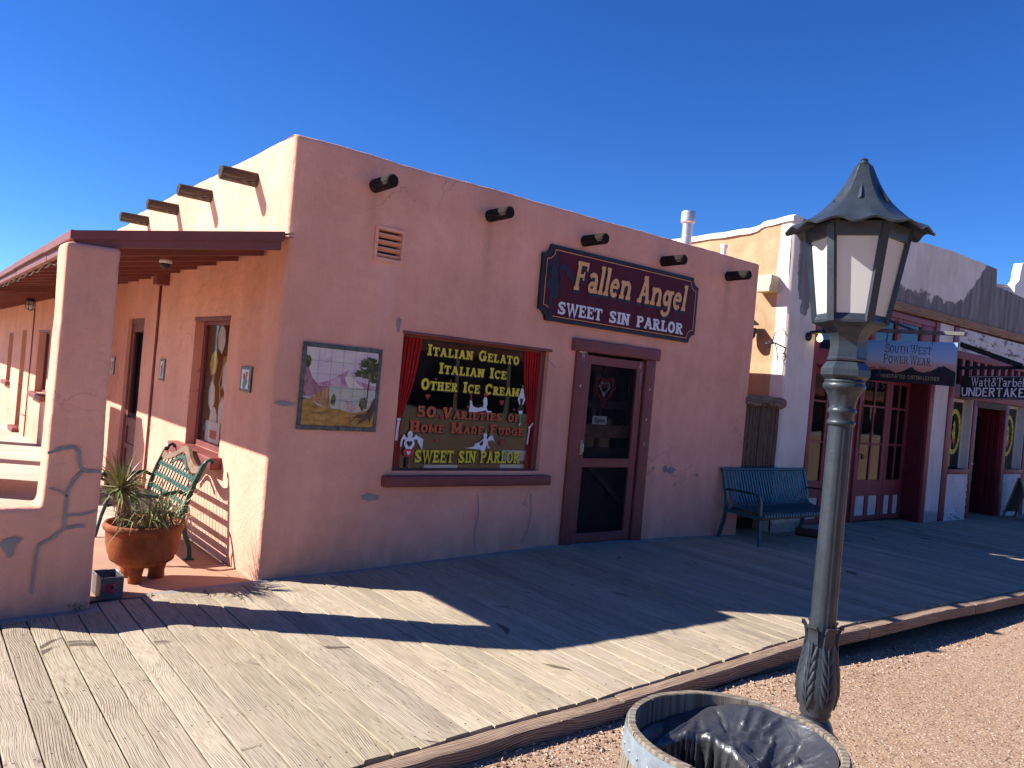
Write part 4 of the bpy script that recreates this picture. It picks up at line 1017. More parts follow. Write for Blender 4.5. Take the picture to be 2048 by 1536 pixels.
for args in ((1.80, 1.86, .10, .15, -14, 'paper_p', 6), (1.44, 1.80, .10, .15, 4, 'paper', 4), (1.98, 1.62, .10, .13, 20, 'paper_y', 6), (1.58, 1.50, .10, .17, -6, 'paper', 6), (1.96, 1.30, .09, .16, -10, 'paper', 6), (1.62, 1.14, .09, .18, -8, 'paper', 6), (1.86, 1.05, .11, .15, 3, 'paper', 12)):
    note(*args[:6], shape=args[6]).build('hanging_card', M[args[5]], sw)
mb = MB()
for k in range(5): mb.tube([(.155, 1.66 - .075 * math.cos(q) , 1.66 - k * .022 + .03 * math.sin(q)) for q in [i * .35 for i in range(10)]], .005, 5)
mb.tube([(.155, 1.62, 1.70), (.155, 1.66, 1.5), (.155, 1.74, 1.38)], .007, 5); mb.tube([(.155, 1.74, 1.60), (.155, 1.80, 1.42), (.155, 1.74, 1.28), (.155, 1.78, 1.02)], .006, 5)
mb.build('skeleton_ornament', M['paper_y'], sw, smooth=True)
mb = MB(); mb.box((.122, 1.58, .862), (.126, 2.0, 1.06), 0, Matrix.Identity(4)); mb.box((.1205, 1.66, .90), (.1219, 1.86, .98), 1); mb.box((.1205, 2.02, .95), (.1219, 2.06, 1.02), 2); mb.build('window_card', [M['paper'], M['decal_r'], M['teal']], sw)

# side door with tall screen ----------------------------------------
a, b, c, d = SH[1]; c = porchz(4.7) - .0
mb = MB(); x0, x1 = .05, .10
mb.sbox((x0 - .01, a, c), (x1 + .02, a + .07, d), .004); mb.sbox((x0 - .01, b - .07, c), (x1 + .02, b, d), .004); mb.sbox((x0 - .01, a + .07, d - .07), (x1 + .02, b - .07, d), .004)
sd_ = mb.build('door', M['fascia'], SHOP); sd_['label'] = 'brown side door with dark tall screen and panelled foot'
mb = MB(); mb.sbox((x0, a + .07, c), (x1, a + .15, d - .07), .004); mb.sbox((x0, b - .15, c), (x1, b - .07, d - .07), .004); mb.sbox((x0 + .002, a + .15, d - .17), (x1, b - .15, d - .07), .004); mb.sbox((x0 + .002, a + .15, .72), (x1, b - .15, .82), .004)
for k in range(3):
    z0 = lerp(c, .72, k / 3); z1 = lerp(c, .72, (k + 1) / 3)
    mb.sbox((x0 + .003, a + .15, z0), (x1, b - .15, z0 + .07), .003); mb.box((x0 + .018, a + .15, z0 + .07), (x1, b - .15, z1))
mb.build('leaf', M['fascia'], sd_)
mb = MB(); mb.poly([(x0 + .02, a + .15, .82), (x0 + .02, a + .15, d - .17), (x0 + .02, b - .15, d - .17), (x0 + .02, b - .15, .82)]); mb.build('insect_screen', M['screen'], sd_)
mb = MB(); mb.box((.13, a, c), (.16, b, d)); mb.build('inner_door', M['darkwood'], sd_)
# far side door
a, b, c, d = SH[3]; c = porchz(16)
mb = MB(); mb.sbox((.10, a, c), (.15, b, d), .004); fd = mb.build('door', M['darkwood'], SHOP)
mb = MB(); mb.sbox((-.14, a - .05, c), (.10, b + .05, c + .11), .01); mb.build('step', M['trim'], fd)
# conduit on the wall
mb = MB(); mb.tube([(-.016, 3.62, z) for z in (-.12, .6, 1.3, 2.0, 2.6)], .014, 8); mb.build('conduit', M['fascia'], SHOP, smooth=True); mb = MB(); mb.tube([(-.03, 14.3, z) for z in (-.45, .5, 1.5, 2.4)], .014, 8); mb.tube([(-.03, 14.3, .0), (-.12, 14.5, .05), (-.16, 14.6, -.1), (-.1, 14.7, -.35)], .012, 6)
mb.build('conduit', M['fascia'], SHOP, smooth=True)

# porch roof --------------------------------------------------------
EX, SL = -1.455, 0.185
def rz(x): return 2.395 + SL * (x - EX)
mb = MB(); yy = refine([-.16, 26], .9)
for a, b in zip(yy, yy[1:]):
    mb.poly([(EX, a, rz(EX)), (0.0, a, rz(0)), (0.0, b, rz(0)), (EX, b, rz(EX))])
    mb.poly([(EX, a, rz(EX) - .03), (EX, b, rz(EX) - .03), (0.0, b, rz(0) - .03), (0.0, a, rz(0) - .03)], 1)
PR = mb.build('porch_roof', [M['rooftop'], M['fascia']], SHOP)
mb = MB(); mb.prism([(EX, -.165, rz(EX) + .012), (-.085, -.165, rz(-.085) + .012), (-.085, -.165, rz(-.085) - .058), (EX, -.165, rz(EX) - .048)][::-1], (0, -1, 0), .03)
mb.prism([(EX + .03, -.150, rz(EX) - .042), (-.10, -.150, rz(-.10) - .054), (-.10, -.150, rz(-.10) - .125), (EX + .03, -.150, rz(EX) - .092)][::-1], (0, -1, 0), .04)
mb.build('front_fascia', M['fascia'], PR)
mb = MB(); ss = [-.165, 1.05, 3.1, 6.0, 9.1, 12.2, 16, 20, 26]
for i, (a, b) in enumerate(zip(ss, ss[1:])):
    mb.sbox((EX - .022, a, rz(EX) - .045 + .006 * (i % 2)), (EX + .004, b - .004, rz(EX) + .014 + .004 * (i % 2)), .004)
    mb.sbox((EX + .004, a + .03, rz(EX) - .10), (EX + .045, b, rz(EX) - .03), .004)
mb.build('eave_fascia', M['fascia'], PR)
for k in range(42):
    y = .42 + .61 * k
    mb = MB(); mb.prism([(EX + .05, y, rz(EX + .05) - .032), (-.02, y, rz(-.02) - .032), (-.02, y, rz(-.02) - .125), (EX + .05, y, rz(EX + .05) - .11)][::-1], (0, -1, 0), .042)
    mb.build('rafter', M['fascia'], PR)
mb = MB(); mb.tube([(EX + .055, .1 + .06 * k, 2.287 + .012 * math.sin(k * .75) + .006 * math.sin(k * .31)) for k in range(240)], .006, 5); mb.build('cable', M['caulk'], PR, smooth=True)
mb = MB(); mb.sbox((-.14, 3.30, 2.42), (0.0, 3.46, 2.60), .006); mb.build('beam_end', M['fascia'], PR)

# porch pillar with low wall: one plastered piece
PIL = thing('porch_pillar', 'square pink stucco pillar with low wall and grey crack repairs beside the potted plant', 'pillar', (-1.34, -.05, -.03))
mb = MB(); mb.sbox((-1.50, -.20, -.10), (-1.182, .105, 2.335), .022, .09, .012, 2.2, seed=5); mb.sbox((-1.88, -.200, -.12), (-1.40, .10, .640), .03, .09, .010, 2.2, seed=8); mb.sbox((-4.2, -.19, -.14), (-1.87, .09, .22), .03, .2, .010, 2.2, seed=9)
mas = mb.build('masonry', M['stucco'], PIL, smooth=True)
md = mas.modifiers.new('plaster', 'REMESH'); md.mode = 'VOXEL'; md.voxel_size = 0.016; md.use_smooth_shade = True
md = mas.modifiers.new('soften', 'SMOOTH'); md.factor = 0.5; md.iterations = 3
mb = MB()
def cr(pts, t): flatstroke(mb, pts, t, (0, -.2125, 0), X_, Z_, N_, 0)
import itertools
cr([(-1.50, .985), (-1.43, 1.012), (-1.355, 1.025), (-1.325, 1.0), (-1.318, .93), (-1.305, .885), (-1.272, .868), (-1.19, .868)], .020)
cr([(-1.295, .872), (-1.335, .82), (-1.365, .76), (-1.372, .70), (-1.374, .60), (-1.372, .49)], .020)
cr([(-1.372, .712), (-1.42, .745), (-1.48, .765)], .012); cr([(-1.366, .585), (-1.30, .585), (-1.22, .60), (-1.19, .615)], .012)
cr([(-1.36, .50), (-1.31, .512), (-1.255, .512)], .018); cr([(-1.38, .492), (-1.44, .44), (-1.505, .40), (-1.515, .33), (-1.52, .22), (-1.522, .10)], .017)
blob(mb, -1.66, .395, .035, .05, lambda u, v: (u, -.2115, v), 3); blob(mb, -1.64, .44, .045, .018, lambda u, v: (u, -.2122, v), 6); blob(mb, -1.70, .42, .010, .018, lambda u, v: (u, -.2118, v), 7)
mb.build('crack_filler', M['caulk'], PIL)
# unseen pillars farther along, added to throw the bands of shade on the floor
for k, y in enumerate((5.25, 9.4, 13.2)):
    mb = MB(); z0 = porchz(y) - .05
    mb.sbox((-1.84, y, z0), (-1.50, y + (1.75 if k == 0 else .5), 2.30), .022, .3, .008)
    tag(mb.build('porch_pillar', M['stucco'], smooth=True, auto=50, loc=(-1.45, y + .16, z0)), ('first', 'second', 'third')[k] + ' unseen plain pink pillar added farther along the porch to shade its floor', 'pillar', 'unseen shading pillars')

# ================================================================== THINGS ON THE PINK SHOP
# big painted sign
SG = thing('shop_sign', 'maroon notched board with gold and white lettering above the maroon screen door', 'sign', (3.70, -.02, 2.33))
def notched(x0, x1, z0, z1, r, y, n=6):
    P = []
    for (cx, cz, a0) in ((x0, z0, 90), (x1, z0, 180), (x1, z1, 270), (x0, z1, 360)):
        for k in range(n + 1):
            a = R(a0 - 90 * k / n) if True else 0
            P.append((cx + r * math.cos(a), y, cz + r * math.sin(a)))
    return P
mb = MB(); P = notched(2.530, 4.885, 2.328, 3.072, .098, -.040); mb.prism(P, (0, -1, 0), .034); mb.build('board', M['signblack'], SG)
mb = MB(); P = notched(2.562, 4.853, 2.360, 3.040, .098, -.0425); mb.poly(P); mb.build('field', M['signred'], SG)
mb = MB(); P = notched(2.578, 4.837, 2.376, 3.024, .100, 0); flatstroke(mb, [(p[0], p[2]) for p in P] + [(P[0][0], P[0][2])], .0065, (0, -.0445, 0), X_, Z_, N_, 0); mb.build('gold_line', M['gold'], SG)
kw = dict(T=.20, H=.135, O=.055, gap=.05)
for s, x0, x1, z, h in (('Fallen', 2.945, 3.785, 2.673, .293), ('Angel', 3.865, 4.690, 2.673, .293)):
    mb = MB(); lettering(mb, s, (x0 + .004, -.0455, z - .022), X_, Z_, N_, h, width=(x1 - x0) * .97, slant=.13, grow=.035, mi=1, **kw)
    lettering(mb, s, (x0, -.0500, z), X_, Z_, N_, h, width=(x1 - x0) * .97, slant=.13, mi=0, **kw)
    mb.build('gold_lettering', [M['gold'], M['angelblack']], SG)
for s, x0, x1 in (('SWEET', 2.765, 3.375), ('SIN', 3.480, 3.785), ('PARLOR', 3.895, 4.660)):
    mb = MB(); lettering(mb, s, (x0, -.0470, 2.407), X_, Z_, N_, .122, width=x1 - x0, T=.23, H=.16, O=.075, gap=.05)
    mb.build('white_lettering', M['offwhite'], SG)
mb = MB(); S_ = lambda pts, t, l: flatstroke(mb, pts, t, (0, -.0440, 0), X_, Z_, N_, l); Pp = lambda pts, l: flatpoly(mb, pts, (0, -.0440, 0), X_, Z_, N_, l)
Pp([(2.672, 3.005), (2.705, 3.008), (2.722, 2.95), (2.715, 2.905), (2.665, 2.905), (2.660, 2.95)], .0003)
Pp([(2.655, 2.90), (2.725, 2.90), (2.735, 2.80), (2.715, 2.745), (2.66, 2.745), (2.645, 2.80)], .0006)
Pp([(2.625, 2.745), (2.74, 2.745), (2.762, 2.70), (2.745, 2.63), (2.69, 2.61), (2.60, 2.65), (2.59, 2.70)], .0009)
S_([(2.70, 2.64), (2.665, 2.57), (2.668, 2.47), (2.682, 2.345)], .052, .0012); S_([(2.73, 2.64), (2.735, 2.58), (2.70, 2.555)], .04, .0015)
for k in range(9): S_([(2.745, 2.855), (2.79 + .012 * k, 2.905 - .008 * k), (2.82 + .016 * k, 2.875 - .014 * k), (2.835 + .0135 * k, 2.815 - .010 * k)], .014, .0018 + .0002 * k)
for k in range(6): S_([(2.64, 2.86), (2.615 - .004 * k, 2.905 - .006 * k), (2.60 - .003 * k, 2.87 - .012 * k), (2.598 - .001 * k, 2.80 - .010 * k)], .014, .004 + .0002 * k)
S_([(2.735, 2.85), (2.775, 2.76), (2.755, 2.69)], .020, .0054); S_([(2.648, 2.85), (2.61, 2.77), (2.625, 2.70)], .020, .0057)
mb.build('angel_silhouette', M['angelblack'], SG)

# tile mural
MU = thing('tile_mural', 'square tile mural of a desert landscape with a tall pine in a grey tile border', 'mural', (.55, 0, 1.19))
mb = MB(); a, b, c, d = .197, .897, 1.172, 1.866
for (u0, u1, w0, w1) in ((a, b, d - .036, d), (a, b, c, c + .04), (a, a + .034, c + .04, d - .036), (b - .034, b, c + .04, d - .036)):
    n = max(1, int(round(max(u1 - u0, w1 - w0) / .11)))
    for k in range(n):
        if u1 - u0 > w1 - w0: mb.sbox((lerp(u0, u1, k / n) + .0012, -.022, w0 + .001), (lerp(u0, u1, (k + 1) / n) - .0012, -.006, w1 - .001), .003)
        else: mb.sbox((u0 + .001, -.022, lerp(w0, w1, k / n) + .0012), (u1 - .001, -.006, lerp(w0, w1, (k + 1) / n) - .0012), .003)
mb.build('tile_border', M['tile'], MU)
def muralmat(name, stops, scale=(6, 6, 6), rough=.25):
    m = Mat(name); o = m.obj(); n = m.noise(m.mul(o, scale), 1.0, 7, .68, .8)
    return m.set(m.ramp(n, [(p, tuple(min(.82, q * 1.28) for q in c)) for p, c in stops]), rough, spec=.4)
mm = [muralmat('mural_sky', [(.3, (.40, .36, .42)), (.5, (.52, .42, .42)), (.7, (.56, .53, .44))], (5, 5, 7)),
      muralmat('mural_mountain', [(.3, (.17, .07, .13)), (.5, (.42, .22, .28)), (.7, (.55, .42, .42))], (10, 10, 10)),
      muralmat('mural_snow', [(.3, (.50, .44, .38)), (.7, (.62, .58, .44))], (14, 14, 14)),
      muralmat('mural_valley', [(.3, (.28, .27, .26)), (.5, (.42, .42, .36)), (.62, (.36, .36, .16)), (.75, (.50, .38, .38))], (4, 4, 26)),
      muralmat('mural_cliff', [(.3, (.07, .03, .07)), (.45, (.24, .10, .14)), (.6, (.36, .18, .20)), (.75, (.45, .30, .28))], (16, 16, 9)),
      muralmat('mural_bluff', [(.3, (.14, .05, .04)), (.5, (.38, .18, .07)), (.7, (.52, .32, .14))], (34, 34, 5)),
      muralmat('mural_field', [(.28, (.08, .04, .015)), (.45, (.30, .15, .03)), (.7, (.46, .28, .07))], (8, 8, 20)),
      muralmat('mural_foliage', [(.3, (.008, .016, .010)), (.5, (.04, .05, .02)), (.68, (.20, .18, .06))], (22, 22, 22)),
      muralmat('mural_trunk', [(.3, (.012, .008, .008)), (.7, (.11, .06, .045))], (20, 20, 6)),
      muralmat('mural_church', [(.3, (.30, .13, .11)), (.6, (.55, .40, .34))], (30, 30, 30))]
def curve(pts, seed, amp=.006, n=8):
    o = []
    for (p, q) in zip(pts, pts[1:]):
        for k in range(n):
            t = k / n; x = lerp(p[0], q[0], t); z = lerp(p[1], q[1], t); o.append((x, z + amp * mnoise.noise(Vector((x * 40, seed, 0)))))
    return o + [pts[-1]]
a, b, c, d = .231, .863, 1.212, 1.83
mb = MB(); L = [0.0]
def mp(pts, mi):
    L[0] += .00035; flatpoly(mb, pts, (0, -.0150, 0), X_, Z_, N_, L[0], mi)
def above(top, zb_): return [(top[0][0], zb_)] + [(top[-1][0], zb_)] + top[::-1]
mp([(a, c), (b, c), (b, d), (a, d)], 0)
mp(above(curve([(a, 1.52), (.365, 1.555), (.44, 1.575), (.602, 1.672), (.68, 1.59), (.80, 1.565), (b, 1.55)], 1), 1.50), 1)
mp([(.602, 1.670), (.625, 1.64), (.70, 1.56), (.76, 1.53), (.62, 1.525), (.595, 1.56), (.575, 1.60), (.59, 1.635)], 2)
mp(above(curve([(a, 1.50), (.45, 1.53), (.55, 1.535), (.70, 1.522), (b, 1.515)], 2, .004), 1.30), 3)
mp([(a, 1.68), (.25, 1.70), (.262, 1.66), (.285, 1.61), (.30, 1.585), (.335, 1.55), (.345, 1.53), (.44, 1.525), (.36, 1.47), (.29, 1.44), (a, 1.44)], 4)
mp([(.30, 1.44), (.36, 1.475), (.44, 1.522), (.452, 1.44), (.472, 1.355), (.40, 1.37), (.33, 1.40), (.28, 1.42)], 5)
mp(above(curve([(a, 1.43), (.30, 1.415), (.36, 1.37), (.47, 1.355), (.56, 1.345), (.66, 1.32), (.74, 1.335), (b, 1.36)], 3, .004), c), 6)
mp([(.598, 1.345), (.60, 1.40), (.606, 1.425), (.618, 1.45), (.628, 1.425), (.632, 1.40), (.634, 1.37), (.66, 1.372), (.675, 1.395), (.69, 1.372), (.712, 1.37), (.712, 1.335), (.65, 1.325)], 9)
for cx, cz, rx, rz_ in ((.488, 1.42, .022, .045), (.755, 1.40, .030, .055), (a + .012, 1.715, .028, .05)):
    q = [(max(a, min(b, cx + rx * (1 + .4 * mnoise.noise(Vector((k * 1.3, cx * 30, 0)))) * math.cos(k * .3696))), cz + rz_ * (1 + .4 * mnoise.noise(Vector((k * 1.3, cx * 30, 0)))) * math.sin(k * .3696)) for k in range(17)]; mp(q, 7)
L[0] += .0004; flatstroke(mb, [(.795, 1.60), (.790, 1.50), (.786, 1.36)], .010, (0, -.015, 0), X_, Z_, N_, L[0], 8)
for cx, cz, rx, rz_ in ((.78, 1.66, .10, .035), (.83, 1.70, .05, .055), (.76, 1.735, .065, .035), (.69, 1.645, .035, .022), (.80, 1.765, .05, .025), (.835, 1.60, .035, .022), (.80, 1.625, .04, .02)):
    q = [(max(a, min(b - .001, cx + rx * (1 + .7 * mnoise.noise(Vector((k * 1.7, cx * 30, 0)))) * math.cos(k * .2732))), cz + rz_ * (1 + .7 * mnoise.noise(Vector((k * 1.7, cx * 30, 0)))) * math.sin(k * .2732)) for k in range(23)]; mp(q, 7)
mp([(b, 1.46), (b, 1.36), (.845, 1.30), (.83, 1.24), (.815, 1.28), (.76, 1.25), (.71, 1.225), (.76, 1.285), (.70, 1.285), (.67, 1.27), (.71, 1.31), (.79, 1.325), (.825, 1.39), (.845, 1.44)], 8)
mb.build('tile_picture', mm, MU)
mb = MB()
for k in range(1, 6):
    x = lerp(a, b, k / 6); flatstroke(mb, [(x, c), (x, d)], .0018, (0, -.0225, 0), X_, Z_, N_, .0001); z = lerp(c, d, k / 6); flatstroke(mb, [(a, z), (b, z)], .0018, (0, -.0225, 0), X_, Z_, N_, .0004)
mb.build('grout_line', M['tile'], MU)

# small picture tiles on the side wall
for (y0, y1, z0, z1, lab) in ((.485, .735, 1.415, 1.625, 'small framed picture tile nearest the shop corner on the porch wall'), (3.16, 3.36, 1.37, 1.61, 'small framed picture tile between the side window and the wall pipe'), (5.72, 5.92, 1.32, 1.56, 'small framed picture tile left of the brown side door')):
    mb = MB(); mb.sbox((-.016, y0, z0), (.0, y1, z1), .003); pl = mb.build('picture_tile', M['tile'], loc=(0, (y0 + y1) / 2, z0))
    tag(pl, lab, 'tile', 'picture tiles on the porch wall')
    mb = MB(); yc, zc = (y0 + y1) / 2, (z0 + z1) / 2; hw, hh = (y1 - y0) * .34, (z1 - z0) * .38
    mb.poly([(-.0175, yc + hw, zc - hh), (-.0175, yc - hw, zc - hh), (-.0175, yc - hw, zc + hh), (-.0175, yc + hw, zc + hh)], 0)
    for q, (dy, dz, s, mi) in enumerate(((.3, .2, .3, 1), (-.3, -.1, .35, 1), (0, -.5, .4, 2), (-.4, .5, .25, 1), (.3, -.5, .22, 3))):
        blob(mb, yc + dy * hw, zc + dz * hh, s * hw, s * hh * 1.4, lambda u, v, q=q: (-.0185 - .0003 * q, u, v), q + y0, 14, mi)
    o = mb.build('picture', [M['decal_w'], M['decal_r'], M['teal'], M['decal_g']]); o.parent = pl; o.location = -pl.location

# dome camera under the porch roof
DC = thing('dome_camera', 'white security dome camera hung under the porch roof rafters', 'camera', (-.62, .99, 2.40))
mb = MB(); T = Matrix.Translation((-.62, .99, 0)); mb.lathe([(.044, 2.44), (.050, 2.433), (.050, 2.415), (.044, 2.41)], 20, 0, T); mb.build('housing', M['offwhite'], DC, smooth=True, auto=40)
mb = MB(); mb.lathe([(.043, 2.412), (.042, 2.395), (.034, 2.378), (.018, 2.368), (.002, 2.366)], 20, 0, T); mb.build('dome', M['black'], DC, smooth=True)
mb = MB(); mb.lathe([(.055, 2.52), (.045, 2.435)], 12, 0, T); mb.build('mount', M['fascia'], DC)
# caged porch lamp farther back
CL = thing('caged_lamp', 'round wire caged lamp under the far end of the porch roof', 'lamp', (-.62, 9.6, 2.38))
mb = MB(); T = Matrix.Translation((-.62, 9.6, 2.26)); T = T @ Matrix.Scale(.72, 4); mb.lathe([(.06, .19), (.10, .16), (.105, .12), (.09, .11)], 16, 0, T); mb.build('cap', M['black'], CL, smooth=True, auto=40)
mb = MB(); mb.lathe([(.08, .11), (.09, .04), (.07, -.05), (.01, -.09)], 16, 0, T); mb.build('globe', M['lampglass'], CL, smooth=True)
mb = MB()
for k in range(6): mb.tube([T @ Vector((.10 * math.cos(k * 1.047) * s, .10 * math.sin(k * 1.047) * s, z)) for s, z in ((1, .12), (1.05, .04), (.85, -.06), (.1, -.10))], .006, 5)
mb.tube([T @ Vector((.107 * math.cos(q * .3142), .107 * math.sin(q * .3142), .03)) for q in range(21)], .006, 5); mb.build('cage', M['black'], CL)
# flue pipe
FP = thing('flue_pipe', 'galvanised flue pipe with cap rising behind the shop parapet', 'pipe', (5.66, .86, 2.85))
T = Matrix.Translation((5.66, .86, 0)); mb = MB(); mb.lathe([(.066, 2.85), (.066, 3.98)] , 24, 0, T); mb.lathe([(.0672, 3.925), (.0672, 3.932)], 24, 0, T); mb.lathe([(.0672, 3.60), (.0672, 3.606)], 24, 0, T); mb.build('pipe', M['pipe'], FP, smooth=True, auto=40)
mb = MB(); mb.lathe([(.080, 3.97), (.094, 3.985), (.094, 4.10), (.086, 4.12), (.02, 4.13)], 24, 0, T); mb.build('cap', M['pipe'], FP, smooth=True, auto=35)
VS = MB(); T = Matrix.Translation((5.88, .42, 0)); VS.lathe([(.035, 2.85), (.035, 3.64), (.045, 3.645), (.045, 3.69)], 12, 0, T)
tag(VS.build('vent_stub', M['offwhite'], smooth=True, auto=40, loc=(5.88, .42, 2.85)), 'short white vent stub just above the right end of the shop parapet', 'vent')

# ================================================================== PORCH: planter, tin, iron bench, dry plant
PO = thing('flower_pot', 'terracotta pot on three stub feet holding a spiky yucca and long grass', 'planter', (-.745, .40, porchz(.4)))
pz = porchz(.4); T = Matrix.Translation((-.745, .40, 0))
mb = MB(); mb.lathe([(.12, .080), (.172, .092), (.214, .125), (.242, .18), (.257, .25), (.263, .32), (.264, .345), (.275, .352), (.283, .372), (.280, .395), (.268, .405), (.252, .400), (.245, .38), (.235, .345), (.02, .340)], 40, 0, T,
         rf=lambda a, z, r: r * (1 + .012 * math.sin(3 * a + 1)) + (.004 * math.sin(a * 26) if .35 < z < .41 else 0) + .004 * mnoise.noise(Vector((a * 2, z * 9, 0))))
pot = mb.build('bowl', M['terracotta'], PO, smooth=True)
mb = MB(); mb.lathe([(.236, .352), (.1, .358), (.002, .362)], 24, 0, T, caps=False); mb.build('soil', M['soil'], PO, smooth=True)
for k in range(3):
    a = R(-118 + 120 * k); mb = MB(); F_ = Matrix.Translation((-.745 + .118 * math.cos(a), .42 + .118 * math.sin(a), 0)) @ Matrix.Rotation(a, 4, 'Z')
    mb.lathe([(.050, pz), (.056, pz + .018), (.052, pz + .055), (.066, .085), (.082, .14)], 10, 0, F_, rf=lambda q, z, r: r * (1 + .12 * math.cos(2 * q)))
    mb.build('foot', M['terracotta'], PO, smooth=True)
mb = MB()   # raised flowers and rope band on the bowl
for k in range(9):
    a = R(-165 + 40 * k)
    for j in range(7):
        b2 = R(20 + 140 * j / 6); ex = Vector((-math.sin(a), math.cos(a), 0)); nrm = Vector((math.cos(a), math.sin(a), -.35)).normalized(); zz = Vector((0, 0, 1))
        base = Vector((-.745 + .246 * math.cos(a), .40 + .246 * math.sin(a), .225)); p1 = base + ex * .045 * math.cos(b2) + zz * .035 * math.sin(b2)
        mb.tube([base + (p1 - base) * .35 - nrm * .004, p1 - nrm * .001], [.003, .005], 5)
for k in range(60):
    a = 2 * math.pi * k / 60; mb.tube([(-.745 + .212 * math.cos(a), .40 + .212 * math.sin(a), .126), (-.745 + .222 * math.cos(a + .05), .40 + .222 * math.sin(a + .05), .142)], .005, 5)
mb.build('relief', M['terracotta'], PO, smooth=True)
def blades(mb, base, n, L0, L1, spread, droop, wd, seed, elev=(15, 85)):
    q = random.Random(seed)
    for i in range(n):
        a = q.random() * 2 * math.pi; el = R(q.uniform(*elev)); L = q.uniform(L0, L1); w_ = wd * q.uniform(.7, 1.2)
        d = Vector((math.cos(a) * math.cos(el), math.sin(a) * math.cos(el), math.sin(el))); p = Vector(base) + Vector((q.uniform(-1, 1), q.uniform(-1, 1), q.uniform(-.4, .4))) * spread
        sd = Vector((-math.sin(a), math.cos(a), 0)); N = 7; rows = []
        dr = droop * q.uniform(.3, 1.3)
        for k in range(N + 1):
            t = k / N; ww = w_ * (1 - t ** 2.2) * (0.6 + .4 * min(1, t * 4)) + .0004
            rows.append((mb.vert(p - sd * ww), mb.vert(p + Vector((0, 0, -ww * .5))), mb.vert(p + sd * ww)))
            p = p + d * (L / N); d = (d + Vector((0, 0, -dr / N)) * (0.4 + t * 1.6)).normalized()
        for A, B in zip(rows, rows[1:]): mb.face((A[0], A[1], B[1], B[0])); mb.face((A[1], A[2], B[2], B[1]))
mb = MB(); blades(mb, (-.925, .43, .655), 90, .20, .35, .018, .6, .0095, 5, (-25, 80)); mb.build('yucca_leaves', M['yucca'], PO, smooth=True)
mb = MB(); mb.tube([(-.86, .42, .35), (-.875, .42, .46), (-.905, .425, .58), (-.925, .43, .66)], [.040, .036, .040, .03], 10)
q = random.Random(2)
for k in range(90):
    a = q.random() * 6.28; t = q.random(); c = Vector((lerp(-.86, -.925, t), .425, lerp(.36, .65, t))); o = Vector((math.cos(a), math.sin(a), 0)); mb.tube([c + o * .034, c + o * .05 + Vector((0, 0, -.05)), c + o * .052 + Vector((0, 0, -.11))], [.006, .004, .001], 4)
mb.build('yucca_stem', M['straw'], PO, smooth=True)
mb = MB(); blades(mb, (-.68, .35, .37), 70, .24, .50, .07, 2.1, .0060, 11, (18, 80)); blades(mb, (-.80, .28, .37), 36, .20, .42, .05, 2.4, .0056, 12, (15, 75)); blades(mb, (-.56, .36, .38), 26, .20, .44, .04, 2.1, .0056, 14, (15, 75)); mb.build('grass', M['grass'], PO, smooth=True)

# scuffed tin
TI = thing('tin_box', 'empty scuffed rectangular tin with a torn red label beside the pillar foot', 'tin', (-1.04, .02, porchz(.02)))
mb = MB(); z0 = porchz(0) + .004; z1 = .128; a, b, c, d = -1.112, -.968, -.085, .135; t = .004
Tt = Matrix.Translation((-1.04, .02, 0)) @ Matrix.Rotation(R(3), 4, 'Z') @ Matrix.Translation((1.04, -.02, 0))
mb.box((a, c, z0), (b, c + t, z1), 0, Tt); mb.box((a, d - t, z0), (b, d, z1), 0, Tt); mb.box((a, c + t, z0), (a + t, d - t, z1), 0, Tt); mb.box((b - t, c + t, z0), (b, d - t, z1), 0, Tt); mb.box((a + t, c + t, z0), (b - t, d - t, z0 + t), 0, Tt)
mb.build('body', M['tin'], TI)
mb = MB(); blob(mb, -1.045, .06, .058, .030, lambda u, v: Tt @ Vector((u, c - .0015, v)), 4, 26); mb.build('label_print', M['tinred'], TI)
mb = MB(); blob(mb, -1.035, .058, .011, .012, lambda u, v: Tt @ Vector((u, c - .0025, v)), 9, 12); mb.build('hole', M['black'], TI)
mb = MB(); mb.tube([Tt @ Vector(p) for p in ((a, c, z1), (b, c, z1), (b, d, z1), (a, d, z1), (a, c, z1))], .0045, 6); mb.build('rim', M['chrome'], TI, smooth=True)

